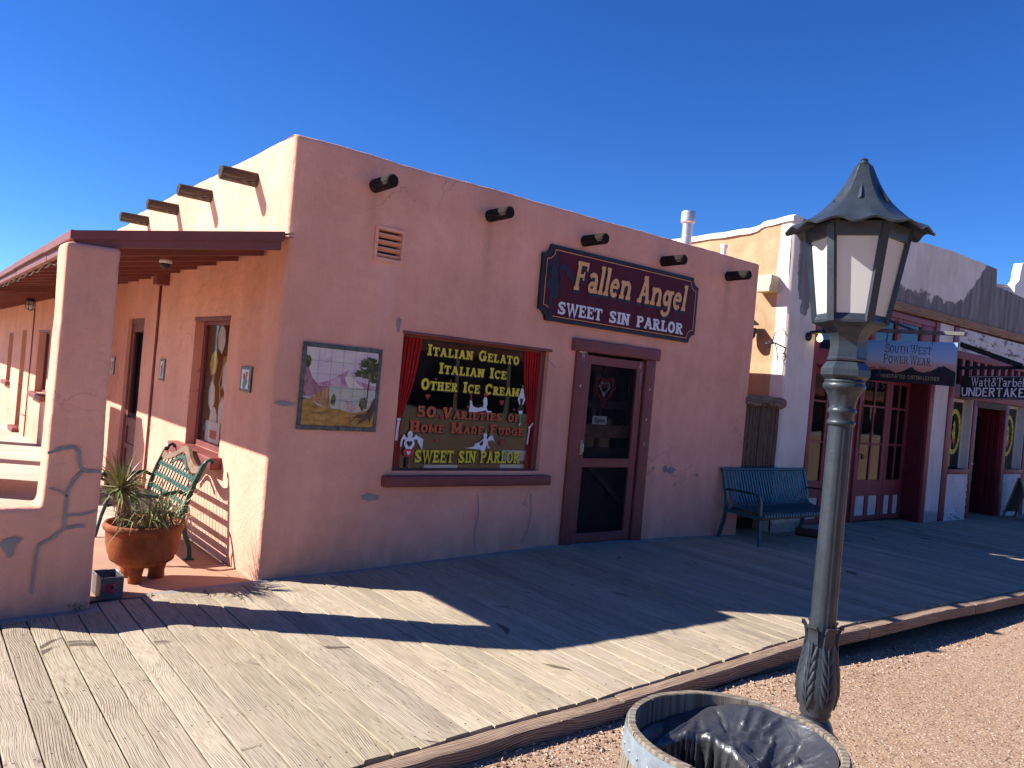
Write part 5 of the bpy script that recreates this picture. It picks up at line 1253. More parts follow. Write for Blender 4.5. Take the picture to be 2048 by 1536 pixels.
# cast iron bench against the porch wall
def zb_(y): return porchz(y)
BB = thing('iron_bench', 'green cast iron bench with lattice back and worn arched top rail against the porch wall', 'bench', (-.45, 1.55, porchz(1.55)))
Y0, Y1 = .96, 2.16; zf = porchz(1.55)
def endframe(y, mat):
    mb = MB(); s = (0, 1, 0); z = zb_(y)
    mb.bar([(-.235, y, z), (-.245, y, z + .10), (-.285, y, .16), (-.315, y, .30), (-.300, y, .42), (-.245, y, .60), (-.195, y, .72), (-.175, y, .765)], s, .034, .036)
    mb.tube([(-.175, y, .755), (-.160, y, .785), (-.130, y, .800), (-.105, y, .785), (-.110, y, .765)], .017, 8)
    mb.tube([(-.30, y, .50), (-.36, y, .53), (-.45, y, .515), (-.55, y, .485), (-.64, y, .50), (-.705, y, .515), (-.735, y, .49), (-.725, y, .455), (-.70, y, .455)], [.015, .017, .018, .018, .018, .019, .018, .014, .009], 8)
    mb.tube([(-.70, y, .50), (-.675, y, .42), (-.655, y, .34), (-.665, y, .24), (-.70, y, .12), (-.735, y, z + .03), (-.75, y, z)], [.016, .018, .020, .018, .016, .016, .022], 8)
    mb.bar([(-.30, y, .335), (-.48, y, .315), (-.67, y, .335)], s, .03, .045)
    mb.tube([(-.66, y, .20), (-.55, y, .24), (-.45, y, .20), (-.36, y, .24), (-.29, y, .18)], .012, 7)
    mb.tube([(-.45, y, .50), (-.43, y, .43), (-.46, y, .37), (-.44, y, .33)], .011, 7)
    for k in range(7):   # scroll relief on the post
        t = k / 6; x = lerp(-.30, -.20, t); zz = lerp(.40, .71, t); mb.tube([(x + .012, y - .019, zz), (x, y - .021, zz + .015), (x - .012, y - .019, zz + .01)], .006, 5)
    mb.sbox((-.27, y - .03, z), (-.20, y + .03, z + .018), .004)
    return mb.build('end_frame', M[mat], BB, smooth=True, auto=45)
endframe(Y0, 'castgreen'); endframe(Y1, 'castdark')
def bk(z): return table([(.30, -.315), (.42, -.300), (.60, -.245), (.72, -.195), (.86, -.145)], z)
def arch(y):
    t = (y - Y0) / (Y1 - Y0); return .745 + .105 * math.exp(-((t - .5) / .17) ** 2) - .02 * math.exp(-((t - .12) / .09) ** 2) - .02 * math.exp(-((t - .88) / .09) ** 2)
mb = MB(); yy = [lerp(Y0 + .01, Y1 - .01, k / 40) for k in range(41)]; rings = []
for y in yy:
    zt = arch(y); zl = zt - .058; rings.append([mb.vert((bk(zl) - .014, y, zl)), mb.vert((bk(zt) - .014, y, zt)), mb.vert((bk(zt) + .014, y, zt)), mb.vert((bk(zl) + .014, y, zl))])
for A, B in zip(rings, rings[1:]):
    for k in range(4): mb.face((A[k], A[(k+1) % 4], B[(k+1) % 4], B[k]))
mb.face(rings[0]); mb.face(rings[-1][::-1]); mb.build('top_rail', M['bronze'], BB)
mb = MB()
for zc in (.415, .525, .625): mb.bar([(bk(zc), y, zc) for y in (Y0 + .01, (Y0 + Y1) / 2, Y1 - .01)], (.42, 0, .9), .040, .010)
yb2 = [lerp(.30, .70, k / 10) for k in range(11)]; mb.bar([(bk(arch(lerp(Y0, Y1, t)) - .10), lerp(Y0, Y1, t), arch(lerp(Y0, Y1, t)) - .10) for t in yb2], (.42, 0, .9), .034, .010)
for k in range(13):
    y = lerp(Y0 + .06, Y1 - .06, k / 12); zt = arch(y) - .05
    mb.tube([(bk(z), y, z) for z in (.34, .42, .52, .62, zt)], .0065, 6)
for zc in (.415, .525, .625):
    for k in range(13):
        y = lerp(Y0 + .06, Y1 - .06, k / 12); mb.lathe([(.011, -.009), (.008, .004), (.001, .007)], 6, 0, Matrix.Translation((bk(zc) - .006, y, zc)) @ Matrix.Rotation(R(-90), 4, 'Y'), caps=False)
mb.build('lattice_back', M['castgreen'], BB, smooth=True, auto=40)
mb = MB()
for k in range(6): x = lerp(-.33, -.69, k / 5); z = .345 - .012 * math.sin(k / 5 * math.pi); mb.sbox((x - .028, Y0, z), (x + .028, Y1, z + .020), .005)
mb.build('seat', M['castdark'], BB)

# dry plant behind the bench
DP = thing('dry_plant', 'withered brown plant in a clay pot behind the iron bench', 'plant', (-.36, 2.55, porchz(2.55)))
T = Matrix.Translation((-.36, 2.55, porchz(2.55))); mb = MB(); mb.lathe([(.09, 0), (.12, .10), (.145, .24), (.155, .25), (.155, .29), (.14, .29), (.13, .26), (.01, .25)], 24, 0, T); mb.build('pot', M['terracotta'], DP, smooth=True, auto=40)
mb = MB(); q = random.Random(8)
for k in range(34):
    a = q.random() * 6.28; r1 = q.uniform(.03, .17); z1 = q.uniform(.36, .52) + porchz(2.55); p = Vector((-.36 + r1 * math.cos(a), 2.55 + r1 * math.sin(a), z1)); mb.tube([(-.36, 2.55, porchz(2.55) + .25), (lerp(-.36, p.x, .4), lerp(2.55, p.y, .4), lerp(porchz(2.55) + .25, z1, .6)), p], [.004, .003, .002], 4)
mb.build('stems', M['straw'], DP)
mb = MB()
for k in range(150):
    a = q.random() * 6.28; r1 = q.uniform(.02, .18); z1 = q.uniform(.34, .56) + porchz(2.55) - r1 * .3; c0 = Vector((-.36 + r1 * math.cos(a), 2.55 + r1 * math.sin(a), z1)); s = q.uniform(.012, .026)
    for j in range(4):
        e = Vector((q.uniform(-1, 1), q.uniform(-1, 1), q.uniform(-1, 1))).normalized() * s; f = Vector((q.uniform(-1, 1), q.uniform(-1, 1), q.uniform(-1, 1))).normalized() * s * .6; mb.poly([c0, c0 + e + f, c0 + e * 1.3, c0 + e - f])
mb.build('dry_heads', M['dryflower'], DP)
# weed at the foot of the pillar
mb = MB(); q = random.Random(4)
for (wx, wy) in ((-1.23, -.235), (-1.29, -.24), (-.80, -.10), (-1.26, -.225)):
    for k in range(26):
        c0 = Vector((wx + q.uniform(-.03, .03), wy + q.uniform(-.015, .015), deckz(wx) + q.uniform(0, .045) * (1 if wx < -1 else .4))); e = Vector((q.uniform(-1, 1), q.uniform(-1, 1), q.uniform(-.2, 1))).normalized() * q.uniform(.008, .016); f = e.cross(Vector((0, .3, 1))).normalized() * .005; mb.poly([c0, c0 + e * .6 + f, c0 + e, c0 + e * .6 - f])
tag(mb.build('weeds', M['weed'], loc=(-1.2, -.2, -.03)), 'tiny green weeds sprouting along the crack at the pillar foot', 'weeds', kind='stuff')

# ================================================================== GREEN METAL BENCH
GB = thing('slatted_bench', 'blue green metal bench of upright slats in front of the wooden fence', 'bench', (6.55, -.32, deckz(6.5)))
dz_ = deckz(6.5); XA, XB = 5.655, 7.42
prof = [(-.020, .865), (-.040, .80), (-.072, .70), (-.108, .58), (-.140, .495), (-.180, .445), (-.240, .422), (-.36, .412), (-.50, .418), (-.575, .415), (-.605, .400), (-.612, .375)]
prof = [(y - .02, z) for y, z in prof]
mb = MB(); NS = 29
for k in range(NS):
    x = lerp(XA + .075, XB - .075, k / (NS - 1)); mb.bar([(x, y, z + dz_ - .03) for y, z in prof], (1, 0, 0), .034, .007)
mb.build('slats', M['benchgreen'], GB, smooth=True, auto=40)
mb = MB(); mb.tube([(XA - .04, prof[0][0], .862 + dz_ - .03), (XB + .04, prof[0][0], .862 + dz_ - .03)], .019, 10); mb.build('top_rail', M['benchgreen'], GB, smooth=True, auto=40)
mb = MB(); mb.sbox((XA, -.625, dz_ + .315), (XB, -.605, dz_ + .365), .003); mb.sbox((XA, -.20, dz_ + .36), (XB, -.17, dz_ + .395), .003); mb.build('cross_rail', M['castdark'], GB)
for x in (XA, XB):
    mb = MB(); zz = dz_
    mb.bar([(x, -.030, zz + .835), (x, -.075, zz + .68), (x, -.118, zz + .52), (x, -.125, zz + .40), (x, -.110, zz + .25), (x, -.072, zz + .10), (x, -.045, zz + .01)], (1, 0, 0), .042, .030)
    mb.bar([(x, -.575, zz + .585), (x, -.595, zz + .50), (x, -.598, zz + .35), (x, -.605, zz + .15), (x, -.625, zz + .01)], (1, 0, 0), .042, .028)
    mb.bar([(x, -.122, zz + .355), (x, -.40, zz + .345), (x, -.597, zz + .335)], (1, 0, 0), .034, .040)
    fr = mb.build('end_frame', M['benchgreen'], GB, smooth=True, auto=45)
    mb = MB(); mb.tube([(x, -.098, zz + .595), (x, -.20, zz + .605), (x, -.42, zz + .606), (x, -.52, zz + .602), (x, -.562, zz + .585), (x, -.578, zz + .55)], .013, 8); mb.build('armrest', M['castdark'], fr, smooth=True)
    mb = MB(); mb.sbox((x - .03, -.09, zz), (x + .03, .0 - .02, zz + .008), .002); mb.sbox((x - .03, -.69, zz), (x + .03, -.58, zz + .008), .002); mb.build('foot_plate', M['black'], fr)
mb = MB(); mb.lathe([(.046, -.16), (.050, -.15), (.050, .15), (.044, .16)], 14, 0, Matrix.Translation((7.16, -.34, dz_ + .045)) @ Matrix.Rotation(R(34), 4, 'Z') @ Matrix.Rotation(R(90), 4, 'X'), rf=lambda a, z, r: r * (1 + .07 * math.cos(4 * a)))
tag(mb.build('door_stop', M['redbrick'], smooth=True, auto=40, loc=(7.16, -.34, dz_)), 'dull red block lying on the boards under the green bench', 'block')

# ================================================================== FENCE BETWEEN THE BUILDINGS
FE = thing('plank_fence', 'grey wooden plank fence with a log along its top closing the gap beside the shop', 'fence', (6.46, .06, 0))
mb = MB(); mb.a = []; x = 6.075; q = random.Random(6)
while x < 6.90:
    w_ = q.uniform(.035, .075); n0 = len(mb.v); y = .045 + q.uniform(0, .015); mb.sbox((x, y, .38 + q.uniform(-.01, .01)), (min(6.93, x + w_ - .004), y + .02, 1.68), .003, .3, .0025, seed=x); mb.a += [q.random()] * (len(mb.v) - n0); x += w_
mb.build('boards', M['fence'], FE, smooth=True, auto=40)
for k, (xa, xb) in enumerate(((6.03, 6.37), (6.37, 6.62), (6.62, 6.92))):
    mb = MB(); mb.lathe([(.03, 0), (.066, .012), (.074, .05), (.076, (xb - xa) - .04), (.066, (xb - xa) - .01), (.03, xb - xa)], 14, 0, Matrix.Translation((xa, .045, 1.735 + .006 * (k % 2))) @ Matrix.Rotation(R(90), 4, 'Y'), rf=lambda a, z, r: r * (1 + .06 * mnoise.noise(Vector((math.cos(a) * 2 + k, math.sin(a) * 2, z * 4)))))
    mb.a = [.3 + .2 * k] * len(mb.v); mb.build('log', M['log'], FE, smooth=True, auto=45)
mb = MB(); mb.sbox((6.075, .03, .25), (6.86, .07, .37), .006, .2, .003, seed=4); mb.a = [.6] * len(mb.v); mb.build('bottom_board', M['fence'], FE, smooth=True, auto=40)
mb = MB(); mb.box((6.075, .30, -.1), (6.93, .34, 1.66)); mb.build('backing', M['dark'], FE)

# ================================================================== WHITE PLASTER BUILDING
WB = thing('plaster_building', 'white plaster building peeling to grey cement above red doors, with an ochre side wall', 'building', (9.1, 0, 0))
TOP = [(6.7, 4.185), (7.15, 4.20), (10.1, 4.49), (11.3, 4.545), (13.325, 4.56), (13.345, 4.245), (14.67, 4.215), (20.5, 4.10)]
def lean(z): return max(0, z - 2.2) * 0.040
def PB(u, v):
    zt = table(TOP, u) + .008 * mnoise.noise(Vector((u * 2.5, 0, 0))); z0 = 3.47 + .008 * (u - 9.5)
    z = lerp(z0, zt, v); k = max(0, 1 - (u - 6.86) / .6); y = .018 * mnoise.noise(Vector((u * 1.4, z * 1.4, 2))) + .004 * mnoise.noise(Vector((u * 7, z * 7, 2)))
    if u < 6.90: y += .05 * ((6.90 - u) / .05) ** 2
    return (u - lean(z) * k, y, z)
def PC(u, v):
    k = max(0, 1 - (u - 6.86) / .6); y = .014 * mnoise.noise(Vector((u * 1.4, v * 1.4, 2)))
    if v < .36: y -= .02 * math.sin(max(0, min(1, (.36 - v) / .3)) * 1.57) * (1 if u < 7.56 else .0)
    if u < 6.90: y += .05 * ((6.90 - u) / .05) ** 2
    return (u - lean(v) * k, y, v)
mb = MB(); ub = refine([6.85, 6.862, 6.88, 6.90, 13.325, 13.345, 20.5], .12); wallgrid(mb, ub, refine([0, 1], .09), [], PB)
for a, b in zip(ub, ub[1:]):
    p, q = Vector(PB(a, 1)), Vector(PB(b, 1)); mb.poly([p, q, q + Vector((0, .35, .0)), p + Vector((0, .35, .0))])
for a, b in zip(ub, ub[1:]):
    p, q = Vector(PB(a, 0)), Vector(PB(b, 0)); mb.poly([q, p, p + Vector((0, .2, 0)), q + Vector((0, .2, 0))])
wallgrid(mb, refine([6.85, 6.862, 6.88, 6.90, 7.47], .1), refine([-.1, 3.47], .1), [], PC)
wallgrid(mb, refine([11.20, 11.73], .2), refine([-.1, 3.32], .2), [], lambda u, v: (u, 0, v))
mb.poly([(20.5, 0, -.2), (20.5, 14, -.2), (20.5, 14, 4.1), (20.5, 0, 4.1)]); mb.poly([(7.0, .35, 4.0), (20.5, .35, 3.9), (20.5, 14, 3.8), (7.0, 14, 3.8)])
mb.build('front_wall', M['peel'], WB, smooth=True, auto=50)
STOP = [(0, 4.185), (.24, 4.165), (.48, 4.15), (.54, 4.10), (.70, 4.075), (1.7, 4.05), (3, 4.03), (14, 3.95)]
def PT(u, v):
    z = lerp(-.2, table(STOP, u), v); x = 6.85 - lean(z) + .016 * mnoise.noise(Vector((u * 1.5, z * 1.5, 8))) + .004 * mnoise.noise(Vector((u * 8, z * 8, 1)))
    return (x, u, z)
mb = MB(); wallgrid(mb, refine([.05, 3, 14], .12), refine([0, 1], .03), [], PT, flip=True); mb.build('side_wall', M['tan'], WB, smooth=True, auto=50)
mb = MB(); rings = []
for y in refine([.02, 14], .06):
    z = table(STOP, y); k = .012 * mnoise.noise(Vector((y * 4, 0, 0))); x = 6.85 - lean(z)
    rings.append([mb.vert(p) for p in ((x - .022, y, z - .05 + k), (x - .030, y, z + .005 + k), (x + .02, y, z + .04 + k), (x + .16, y, z + .045 + k), (x + .25, y, z + .0), (x + .25, y, z - .1))])
for A, B in zip(rings, rings[1:]):
    for k in range(5): mb.face((A[k], B[k], B[k+1], A[k+1]))
mb.face(rings[0]); mb.build('parapet_cap', M['whitecap'], WB, smooth=True, auto=50)
mb = MB(); mb.a = []
for i, (a, b) in enumerate(((7.50, 11.85), (11.86, 16.2), (16.21, 20.5))):
    n0 = len(mb.v); mb.sbox((a, -.045, 3.325), (b, .06, 3.468), .008, .25, .005, seed=i); mb.a += [.2 + .3 * i] * (len(mb.v) - n0)
mb.v = [(x, y, z + .007 * (x - 9.5)) for x, y, z in mb.v]; mb.build('lintel', M['lintelwood'], WB, smooth=True, auto=40)
# red frame of the doorway
mb = MB()
mb.sbox((7.47, -.012, -.05), (7.565, .33, 3.32), .006); mb.sbox((11.045, -.012, -.05), (11.20, .03, 3.32), .006)
mb.sbox((7.565, .0, 3.22), (11.045, .08, 3.315), .006); mb.sbox((7.565, .0, 2.32), (11.045, .34, 2.50), .006)
for x in (8.28, 9.03, 9.78, 10.62): mb.sbox((x, .01, 2.50), (x + (.15 if x < 10 else .43), .09, 3.22), .006)
mb.build('door_frame', M['redtrim'], WB, smooth=True, auto=40)
mb = MB(); mb.sbox((11.045, .03, -.05), (11.10, .36, 2.32), .004); mb.sbox((11.03, .06, .10), (11.046, .31, 2.2), .004); mb.build('return_panel', M['redpanel'], WB)
for x0, x1 in ((7.65, 8.28), (8.43, 9.03), (9.18, 9.78), (9.93, 10.62)):
    mb = MB(); mb.sbox((x0 - .08, .02, 2.50), (x0, .07, 3.22), .004); mb.sbox((x1 - .03, .02, 2.5), (x1, .07, 3.22), .004); mb.sbox((x0, .02, 2.5), (x1 - .03, .07, 2.55), .004); mb.sbox((x0, .02, 3.17), (x1 - .03, .07, 3.22), .004); tr_ = mb.build('transom', M['redtrim'], WB)
    mb = MB(); mb.box((x0, .042, 2.55), (x1 - .03, .046, 3.17)); mb.build('pane', M['glass2'], tr_)
def leaf(x0, x1, g0, g1, padlock=False):
    y0, y1 = .31, .36; z0 = .02; zt = 2.32
    mb = MB(); mb.sbox((x0, y0, z0), (g0, y1, zt), .004); mb.sbox((g1, y0, z0), (x1, y1, zt), .004); mb.sbox((g0, y0 + .002, .41), (g1, y1, .66), .004); mb.sbox((g0, y0 + .002, z0), (g1, y1, .10), .004); mb.sbox((g0, y0 + .002, 2.22), (g1, y1, zt), .004)
    xm = (g0 + g1) / 2; mb.sbox((xm - .055, y0 + .002, .10), (xm + .055, y1, .41), .004); mb.sbox((xm - .018, y0 + .006, .66), (xm + .018, y1 - .004, 2.22), .003)
    for z in (1.235, 1.83): mb.sbox((g0, y0 + .008, z - .015), (g1, y1 - .006, z + .015), .003)
    lf = mb.build('door', M['redtrim'], WB)
    mb = MB(); mb.box((g0, y0 + .022, .66), (g1, y0 + .027, 2.22)); mb.build('pane', M['glass2'], lf)
    mb = MB(); mb.box((g0 + .01, y0 + .018, .10), (xm - .055, y1 - .004, .41)); mb.box((xm + .055, y0 + .018, .10), (g1 - .01, y1 - .004, .41)); mb.build('cream_panel', M['cream'], lf)
    return lf
leaf(7.60, 8.52, 7.74, 8.46); leaf(8.53, 9.40, 8.62, 9.24); l3 = leaf(9.42, 10.34, 9.54, 10.24); leaf(10.35, 11.04, 10.45, 10.95)
mb = MB(); mb.sbox((9.36, .28, .02), (9.46, .31, 2.32), .004); mb.build('astragal', M['redtrim'], l3)
mb = MB(); mb.tube([(9.50, .30, 1.06), (9.52, .27, 1.08), (9.56, .27, 1.07)], .008, 6); mb.sbox((9.52, .25, 1.0), (9.59, .285, 1.06), .008); mb.tube([(9.445, .285, 1.9), (9.45, .275, 1.5), (9.445, .285, 1.15)], .012, 6); mb.build('padlock', M['black'], l3, smooth=True, auto=40)
mb = MB(); mb.box((7.5, 2.2, -.1), (20, 2.25, 3.3)); mb.box((7.5, .4, -.06), (20, 2.2, -.02)); mb.box((7.5, .4, 3.3), (20, 2.2, 3.34)); mb.build('interior_partition', M['dark'], WB)
mb = MB(); mb.box((9.62, .50, .86), (9.86, .52, 1.12), 0); mb.box((10.02, .75, .70), (10.16, .78, 1.16), 1); mb.box((9.62, .9, 1.38), (10.2, .95, 1.56), 2); mb.build('display_goods', [M['teal'], M['caulk'], M['orange']], WB)

# lit bulb on a bracket by the doorway
BL = thing('wall_light', 'bare lit bulb on a black bracket on the white pilaster', 'light', (7.30, 0, 2.68))
mb = MB(); mb.lathe([(.0, -.02), (.055, -.02), (.06, .0), (.03, .03), (.004, .04)], 14, 0, Matrix.Translation((7.28, -.03, 2.665)) @ Matrix.Rotation(R(90), 4, 'X') @ Matrix.Scale(1, 4)); mb.tube([(7.28, -.04, 2.72), (7.36, -.10, 2.74), (7.44, -.12, 2.74)], .025, 8); mb.build('bracket', M['black'], BL, smooth=True, auto=40)
mb = MB(); mb.lathe([(.02, 2.715), (.022, 2.70), (.036, 2.675), (.040, 2.65), (.032, 2.622), (.012, 2.61), (.001, 2.608)], 16, 0, Matrix.Translation((7.40, -.115, 0))); mb.build('bulb', M['bulb'], BL, smooth=True)

# things on the ochre side wall
mb = MB(); mb.sbox((6.62, .185, 3.195), (6.81, .435, 3.415), .006); tag(mb.build('junction_box', M['beige'], loc=(6.72, .31, 3.195)), 'beige square junction box on the ochre side wall', 'box')
WL = thing('wall_lantern', 'small dark lantern on the ochre wall just past the shop corner', 'lantern', (6.72, .52, 2.55))
mb = MB(); T = Matrix.Translation((6.68, .50, 0)); mb.lathe([(.12, 2.76), (.125, 2.775), (.06, 2.83), (.01, 2.85)], 4, 0, T, a0=R(45)); mb.build('cap', M['iron'], WL)
mb = MB(); mb.lathe([(.05, 2.56), (.085, 2.60), (.095, 2.715), (.03, 2.72)], 12, 0, T); mb.build('body', M['black'], WL, smooth=True, auto=40)
mb = MB(); mb.tube([(6.84, .04, 2.40), (6.78, -.02, 2.46), (6.70, .10, 2.52), (6.66, .16, 2.50), (6.63, .19, 2.50)], .010, 6); mb.tube([(6.70, .10, 2.52), (6.72, .08, 2.44), (6.70, .03, 2.28)], .006, 5); mb.tube([(6.82, .0, 2.62), (6.78, .06, 2.72), (6.72, .12, 2.66), (6.70, .14, 2.55)], .006, 5); mb.tube([(6.84, .03, 2.30), (6.79, -.02, 2.36), (6.76, .02, 2.40)], .008, 5); mb.tube([(6.66, .14, 2.47), (6.64, .20, 2.44), (6.66, .22, 2.52), (6.67, .15, 2.54), (6.66, .14, 2.47)], .006, 5)
tag(mb.build('wire_bracket', M['iron'], smooth=True, loc=(6.8, .05, 2.4)), 'bent wires and hook sticking out of the white corner below the junction box', 'bracket')

# ================================================================== UNDERTAKER STOREFRONT
US = thing('wooden_storefront', 'old red and white timber storefront with barred transom panes at the right edge', 'storefront', (13.6, 0, 0))
mb = MB(); z = 2.93; k = 0
while z < 3.31:
    mb.prism([(11.90, -.008 - .0, z + .13), (11.90, -.024, z), (11.90, .02, z), (11.90, .02, z + .13)], (-1, 0, 0), 8.6); z += .13
mb.build('upper_siding', M['siding'], US)
mb = MB(); mb.sbox((11.73, -.02, -.05), (11.93, .05, 3.32), .006); mb.sbox((11.93, -.018, 2.80), (20.4, .05, 2.93), .006); mb.sbox((11.93, -.014, 2.12), (20.4, .06, 2.36), .006)
for k in range(22): x = 12.16 + .315 * k; mb.sbox((x, -.010, 2.36), (x + .105, .05, 2.80), .004)
mb.sbox((12.78, -.022, -.02), (12.93, .06, 2.12), .006); mb.sbox((14.23, -.022, -.02), (14.38, .06, 2.12), .006); mb.sbox((15.28, -.02, -.02), (15.50, .05, 2.12), .006)
mb.sbox((11.93, -.03, .80), (12.78, .05, .885), .006); mb.sbox((14.38, -.03, .80), (15.28, .05, .885), .006)
mb.build('timber_frame', M['redtrim'], US, smooth=True, auto=40)
mb = MB(); mb.sbox((12.90, -.03, 2.0), (14.25, .05, 2.115), .01, .1, .004); mb.build('door_head', M['log'], US)
mb = MB(); mb.box((11.95, .052, 2.36), (20.4, .056, 2.80)); mb.build('transom_pane', M['glass2'], US)
for x0, x1 in ((11.93, 12.78), (14.38, 15.28)):
    mb = MB(); z = -.02; k = 0
    while z < .80:
        h = min(.13, .80 - z); mb.prism([(x0, -.006, z + h), (x0, -.020, z), (x0, .02, z), (x0, .02, z + h)], (-1, 0, 0), x1 - x0); z += .13
    mb.build('lower_siding', M['siding'], US)
    mb = MB(); mb.sbox((x1 - .03, .0, .885), (x1, .15, 2.12), .004); mb.sbox((x0, .0, .885), (x0 + .02, .15, 2.12), .004); mb.sbox((x0 + .02, .13, .885), (x0 + .06, .17, 2.12), .004); mb.sbox((x1 - .07, .13, .885), (x1 - .03, .17, 2.12), .004); mb.sbox((x0 + .06, .13, 2.06), (x1 - .07, .17, 2.12), .004); wf = mb.build('window', M['cream'], US)
    mb = MB(); mb.box((x0 + .06, .145, .885), (x1 - .07, .15, 2.06)); mb.build('pane', M['glass2'], wf)
    mb = MB(); xc = x0 + .50; q = [(xc + .235 * math.cos(k * .1963), 1.53 + .365 * math.sin(k * .1963)) for k in range(33)]; flatstroke(mb, q, .075, (0, .142, 0), X_, Z_, N_, 0, 0)
    for k in range(20): a = R(18 * k + 4); flatstroke(mb, [(xc + .215 * math.cos(a), 1.53 + .345 * math.sin(a)), (xc + .255 * math.cos(a), 1.53 + .385 * math.sin(a))], .018, (0, .1415, 0), X_, Z_, N_, .0005, 1)
    for (dx, dz, s1, s2, mi) in ((0, .12, .05, .06, 0), (0, -.02, .07, .10, 0), (.02, -.16, .05, .08, 2), (-.03, .02, .03, .05, 2)): blob(mb, xc + dx, 1.53 + dz, s1, s2, lambda u, v, dx=dx, mi=mi: (u, .1405 - .0004 * mi + .0009 * dx * 10 * 0 - .0002 * mi, v), dx * 40 + mi, 16, mi)
    mb.build('oval_emblem', [M['yellow'], M['black'], M['orange']], wf)
mb = MB(); mb.sbox((14.20, .05, -.02), (14.26, .60, 2.02), .004)
for k in range(3): mb.sbox((14.185, .05 + .10 * k, .03), (14.20, .12 + .10 * k, 2.0), .004)
mb.sbox((12.93, .58, 0), (14.20, .62, 2.05), .004); mb.sbox((12.93, .05, 0), (12.97, .58, 2.05), .004); dl = mb.build('door', M['redpanel'], US); dl['label'] = 'dark red recessed door standing in its splayed opening'
mb = MB(); mb.sbox((14.19, .38, .55), (14.198, .47, 1.85), .002); mb.build('pane', M['black'], dl)
mb = MB(); mb.lathe([(.016, 0), (.02, .012), (.012, .03)], 10, 0, Matrix.Translation((12.86, -.022, .98)) @ Matrix.Rotation(R(90), 4, 'X')); mb.build('knob', M['offwhite'], dl, smooth=True)
mb = MB(); mb.box((15.50, .0, -.05), (20.4, .05, 2.12)); mb.build('end_panel', M['siding'], US)

# ================================================================== HANGING SIGNS
def bladeframe(x, ty): return Vector((0, -1, ty)).normalized()
BS1 = thing('hanging_sign', 'painted sunset sign board hanging by chains from a wooden bar, dark mountains below its lettering', 'sign', (8.75, -.7, 2.2))
u = bladeframe(8.75, -.0215); v = Vector((0, u.z * 1.0, -u.y)).normalized(); v = Vector((0, 0.012, 1)).normalized(); N1 = Vector((-1, 0, 0)); O = Vector((8.745, -.080, 2.195)); BW, BH = 1.235, .585
def B1(a, b, l=0): return O + u * (a * BW) + v * (b * BH) + N1 * l
mb = MB(); mb.prism([B1(0, 0), B1(1, 0), B1(1, 1), B1(0, 1)], N1, .03, 0, 1); mb.build('board', [M['sunset'], M['black']], BS1)
mb = MB(); ridge = [(0, .24), (.03, .26), (.09, .28), (.16, .29), (.22, .30), (.28, .29), (.36, .22), (.45, .29), (.53, .39), (.58, .31), (.66, .27), (.74, .31), (.81, .41), (.88, .45), (.94, .38), (1.0, .32)]
pts = []
for (p, q_) in zip(ridge, ridge[1:]):
    for k in range(5): t = k / 5; xx = lerp(p[0], q_[0], t); pts.append((xx, lerp(p[1], q_[1], t) + .012 * mnoise.noise(Vector((xx * 30, 0, 0)))))
pts.append(ridge[-1])
mb.poly([B1(0, 0, .0006), B1(1, 0, .0006)] + [B1(a, b, .0006) for a, b in pts[::-1]])
mb.build('mountain_paint', paint('sign_night_blue', (.006, .007, .016), .45, .1), BS1)
mb = MB()
for k, (cx_, cz_) in enumerate(((.03, .30), (.10, .31), (.175, .31), (.225, .31))): blob(mb, cx_, cz_, .022, .035, lambda a, b, k=k: B1(a, b, .0012 + .0002 * k), k + 3, 14, 0)
flatstroke(mb, [(.055, .03), (.075, .10), (.05, .16), (.075, .22), (.05, .28), (.075, .33)], .016, B1(0, 0), u * BW, v * BH, N1, .0022, 1); flatstroke(mb, [(.02, .08), (.09, .06)], .012, B1(0, 0), u * BW, v * BH, N1, .0026, 1)
flatpoly(mb, [(.11, .10), (.19, .11), (.185, .20), (.16, .30), (.165, .20), (.14, .17)], B1(0, 0), u * BW, v * BH, N1, .0030, 2)
mb.build('figure_paint', [paint('sign_rust', (.34, .12, .07), .5), paint('sign_cactus', (.01, .05, .03), .5), paint('sign_dusk_blue', (.02, .035, .07), .5)], BS1)
INK = paint('sign_ink', (.008, .012, .03), .5); mb = MB(); kw = dict(T=.13, H=.075, O=.075, gap=.07, sc=.80)
lettering(mb, 'South', B1(.215, .705), u, v, N1, .125, width=.265 * BW, lift=.0008, **kw); mb.build('lettering', INK, BS1); mb = MB(); lettering(mb, 'West', B1(.500, .695), u, v, N1, .125, width=.235 * BW, lift=.0008, **kw)
mb.build('lettering', INK, BS1); mb = MB(); lettering(mb, 'Power', B1(.205, .455), u, v, N1, .125, width=.285 * BW, lift=.0008, **kw); mb.build('lettering', INK, BS1); mb = MB(); lettering(mb, 'Wear', B1(.505, .440), u, v, N1, .125, width=.230 * BW, lift=.0008, **kw)
mb.build('lettering', INK, BS1)
mb = MB(); lettering(mb, 'HANDCRAFTED CUSTOM LEATHER', B1(.185, .095), u, v, N1, .052, width=.655 * BW, T=.12, H=.10, O=0, gap=.12, lift=.0012); mb.build('small_lettering', paint('sign_ochre_letter', (.46, .34, .17), .5), BS1)
mb = MB(); mb.a = []; mb.sbox((-.04, -1.40, -.025), (.04, .0, .025), .005); mb.v = [(x + 8.735, y, z + 2.925 + .042 * y) for x, y, z in mb.v]; mb.a = [.5] * len(mb.v); mb.build('bar', paint('grey_sign_bar', (.115, .105, .10), .7, .2, 9, .002, 50), BS1)
mb = MB(); mb.bar([(8.735, -.01, 3.20), (8.735, -.36, 3.06), (8.735, -.74, 2.91)], (1, 0, 0), .035, .035); mb.build('strut', M['iron'], BS1)
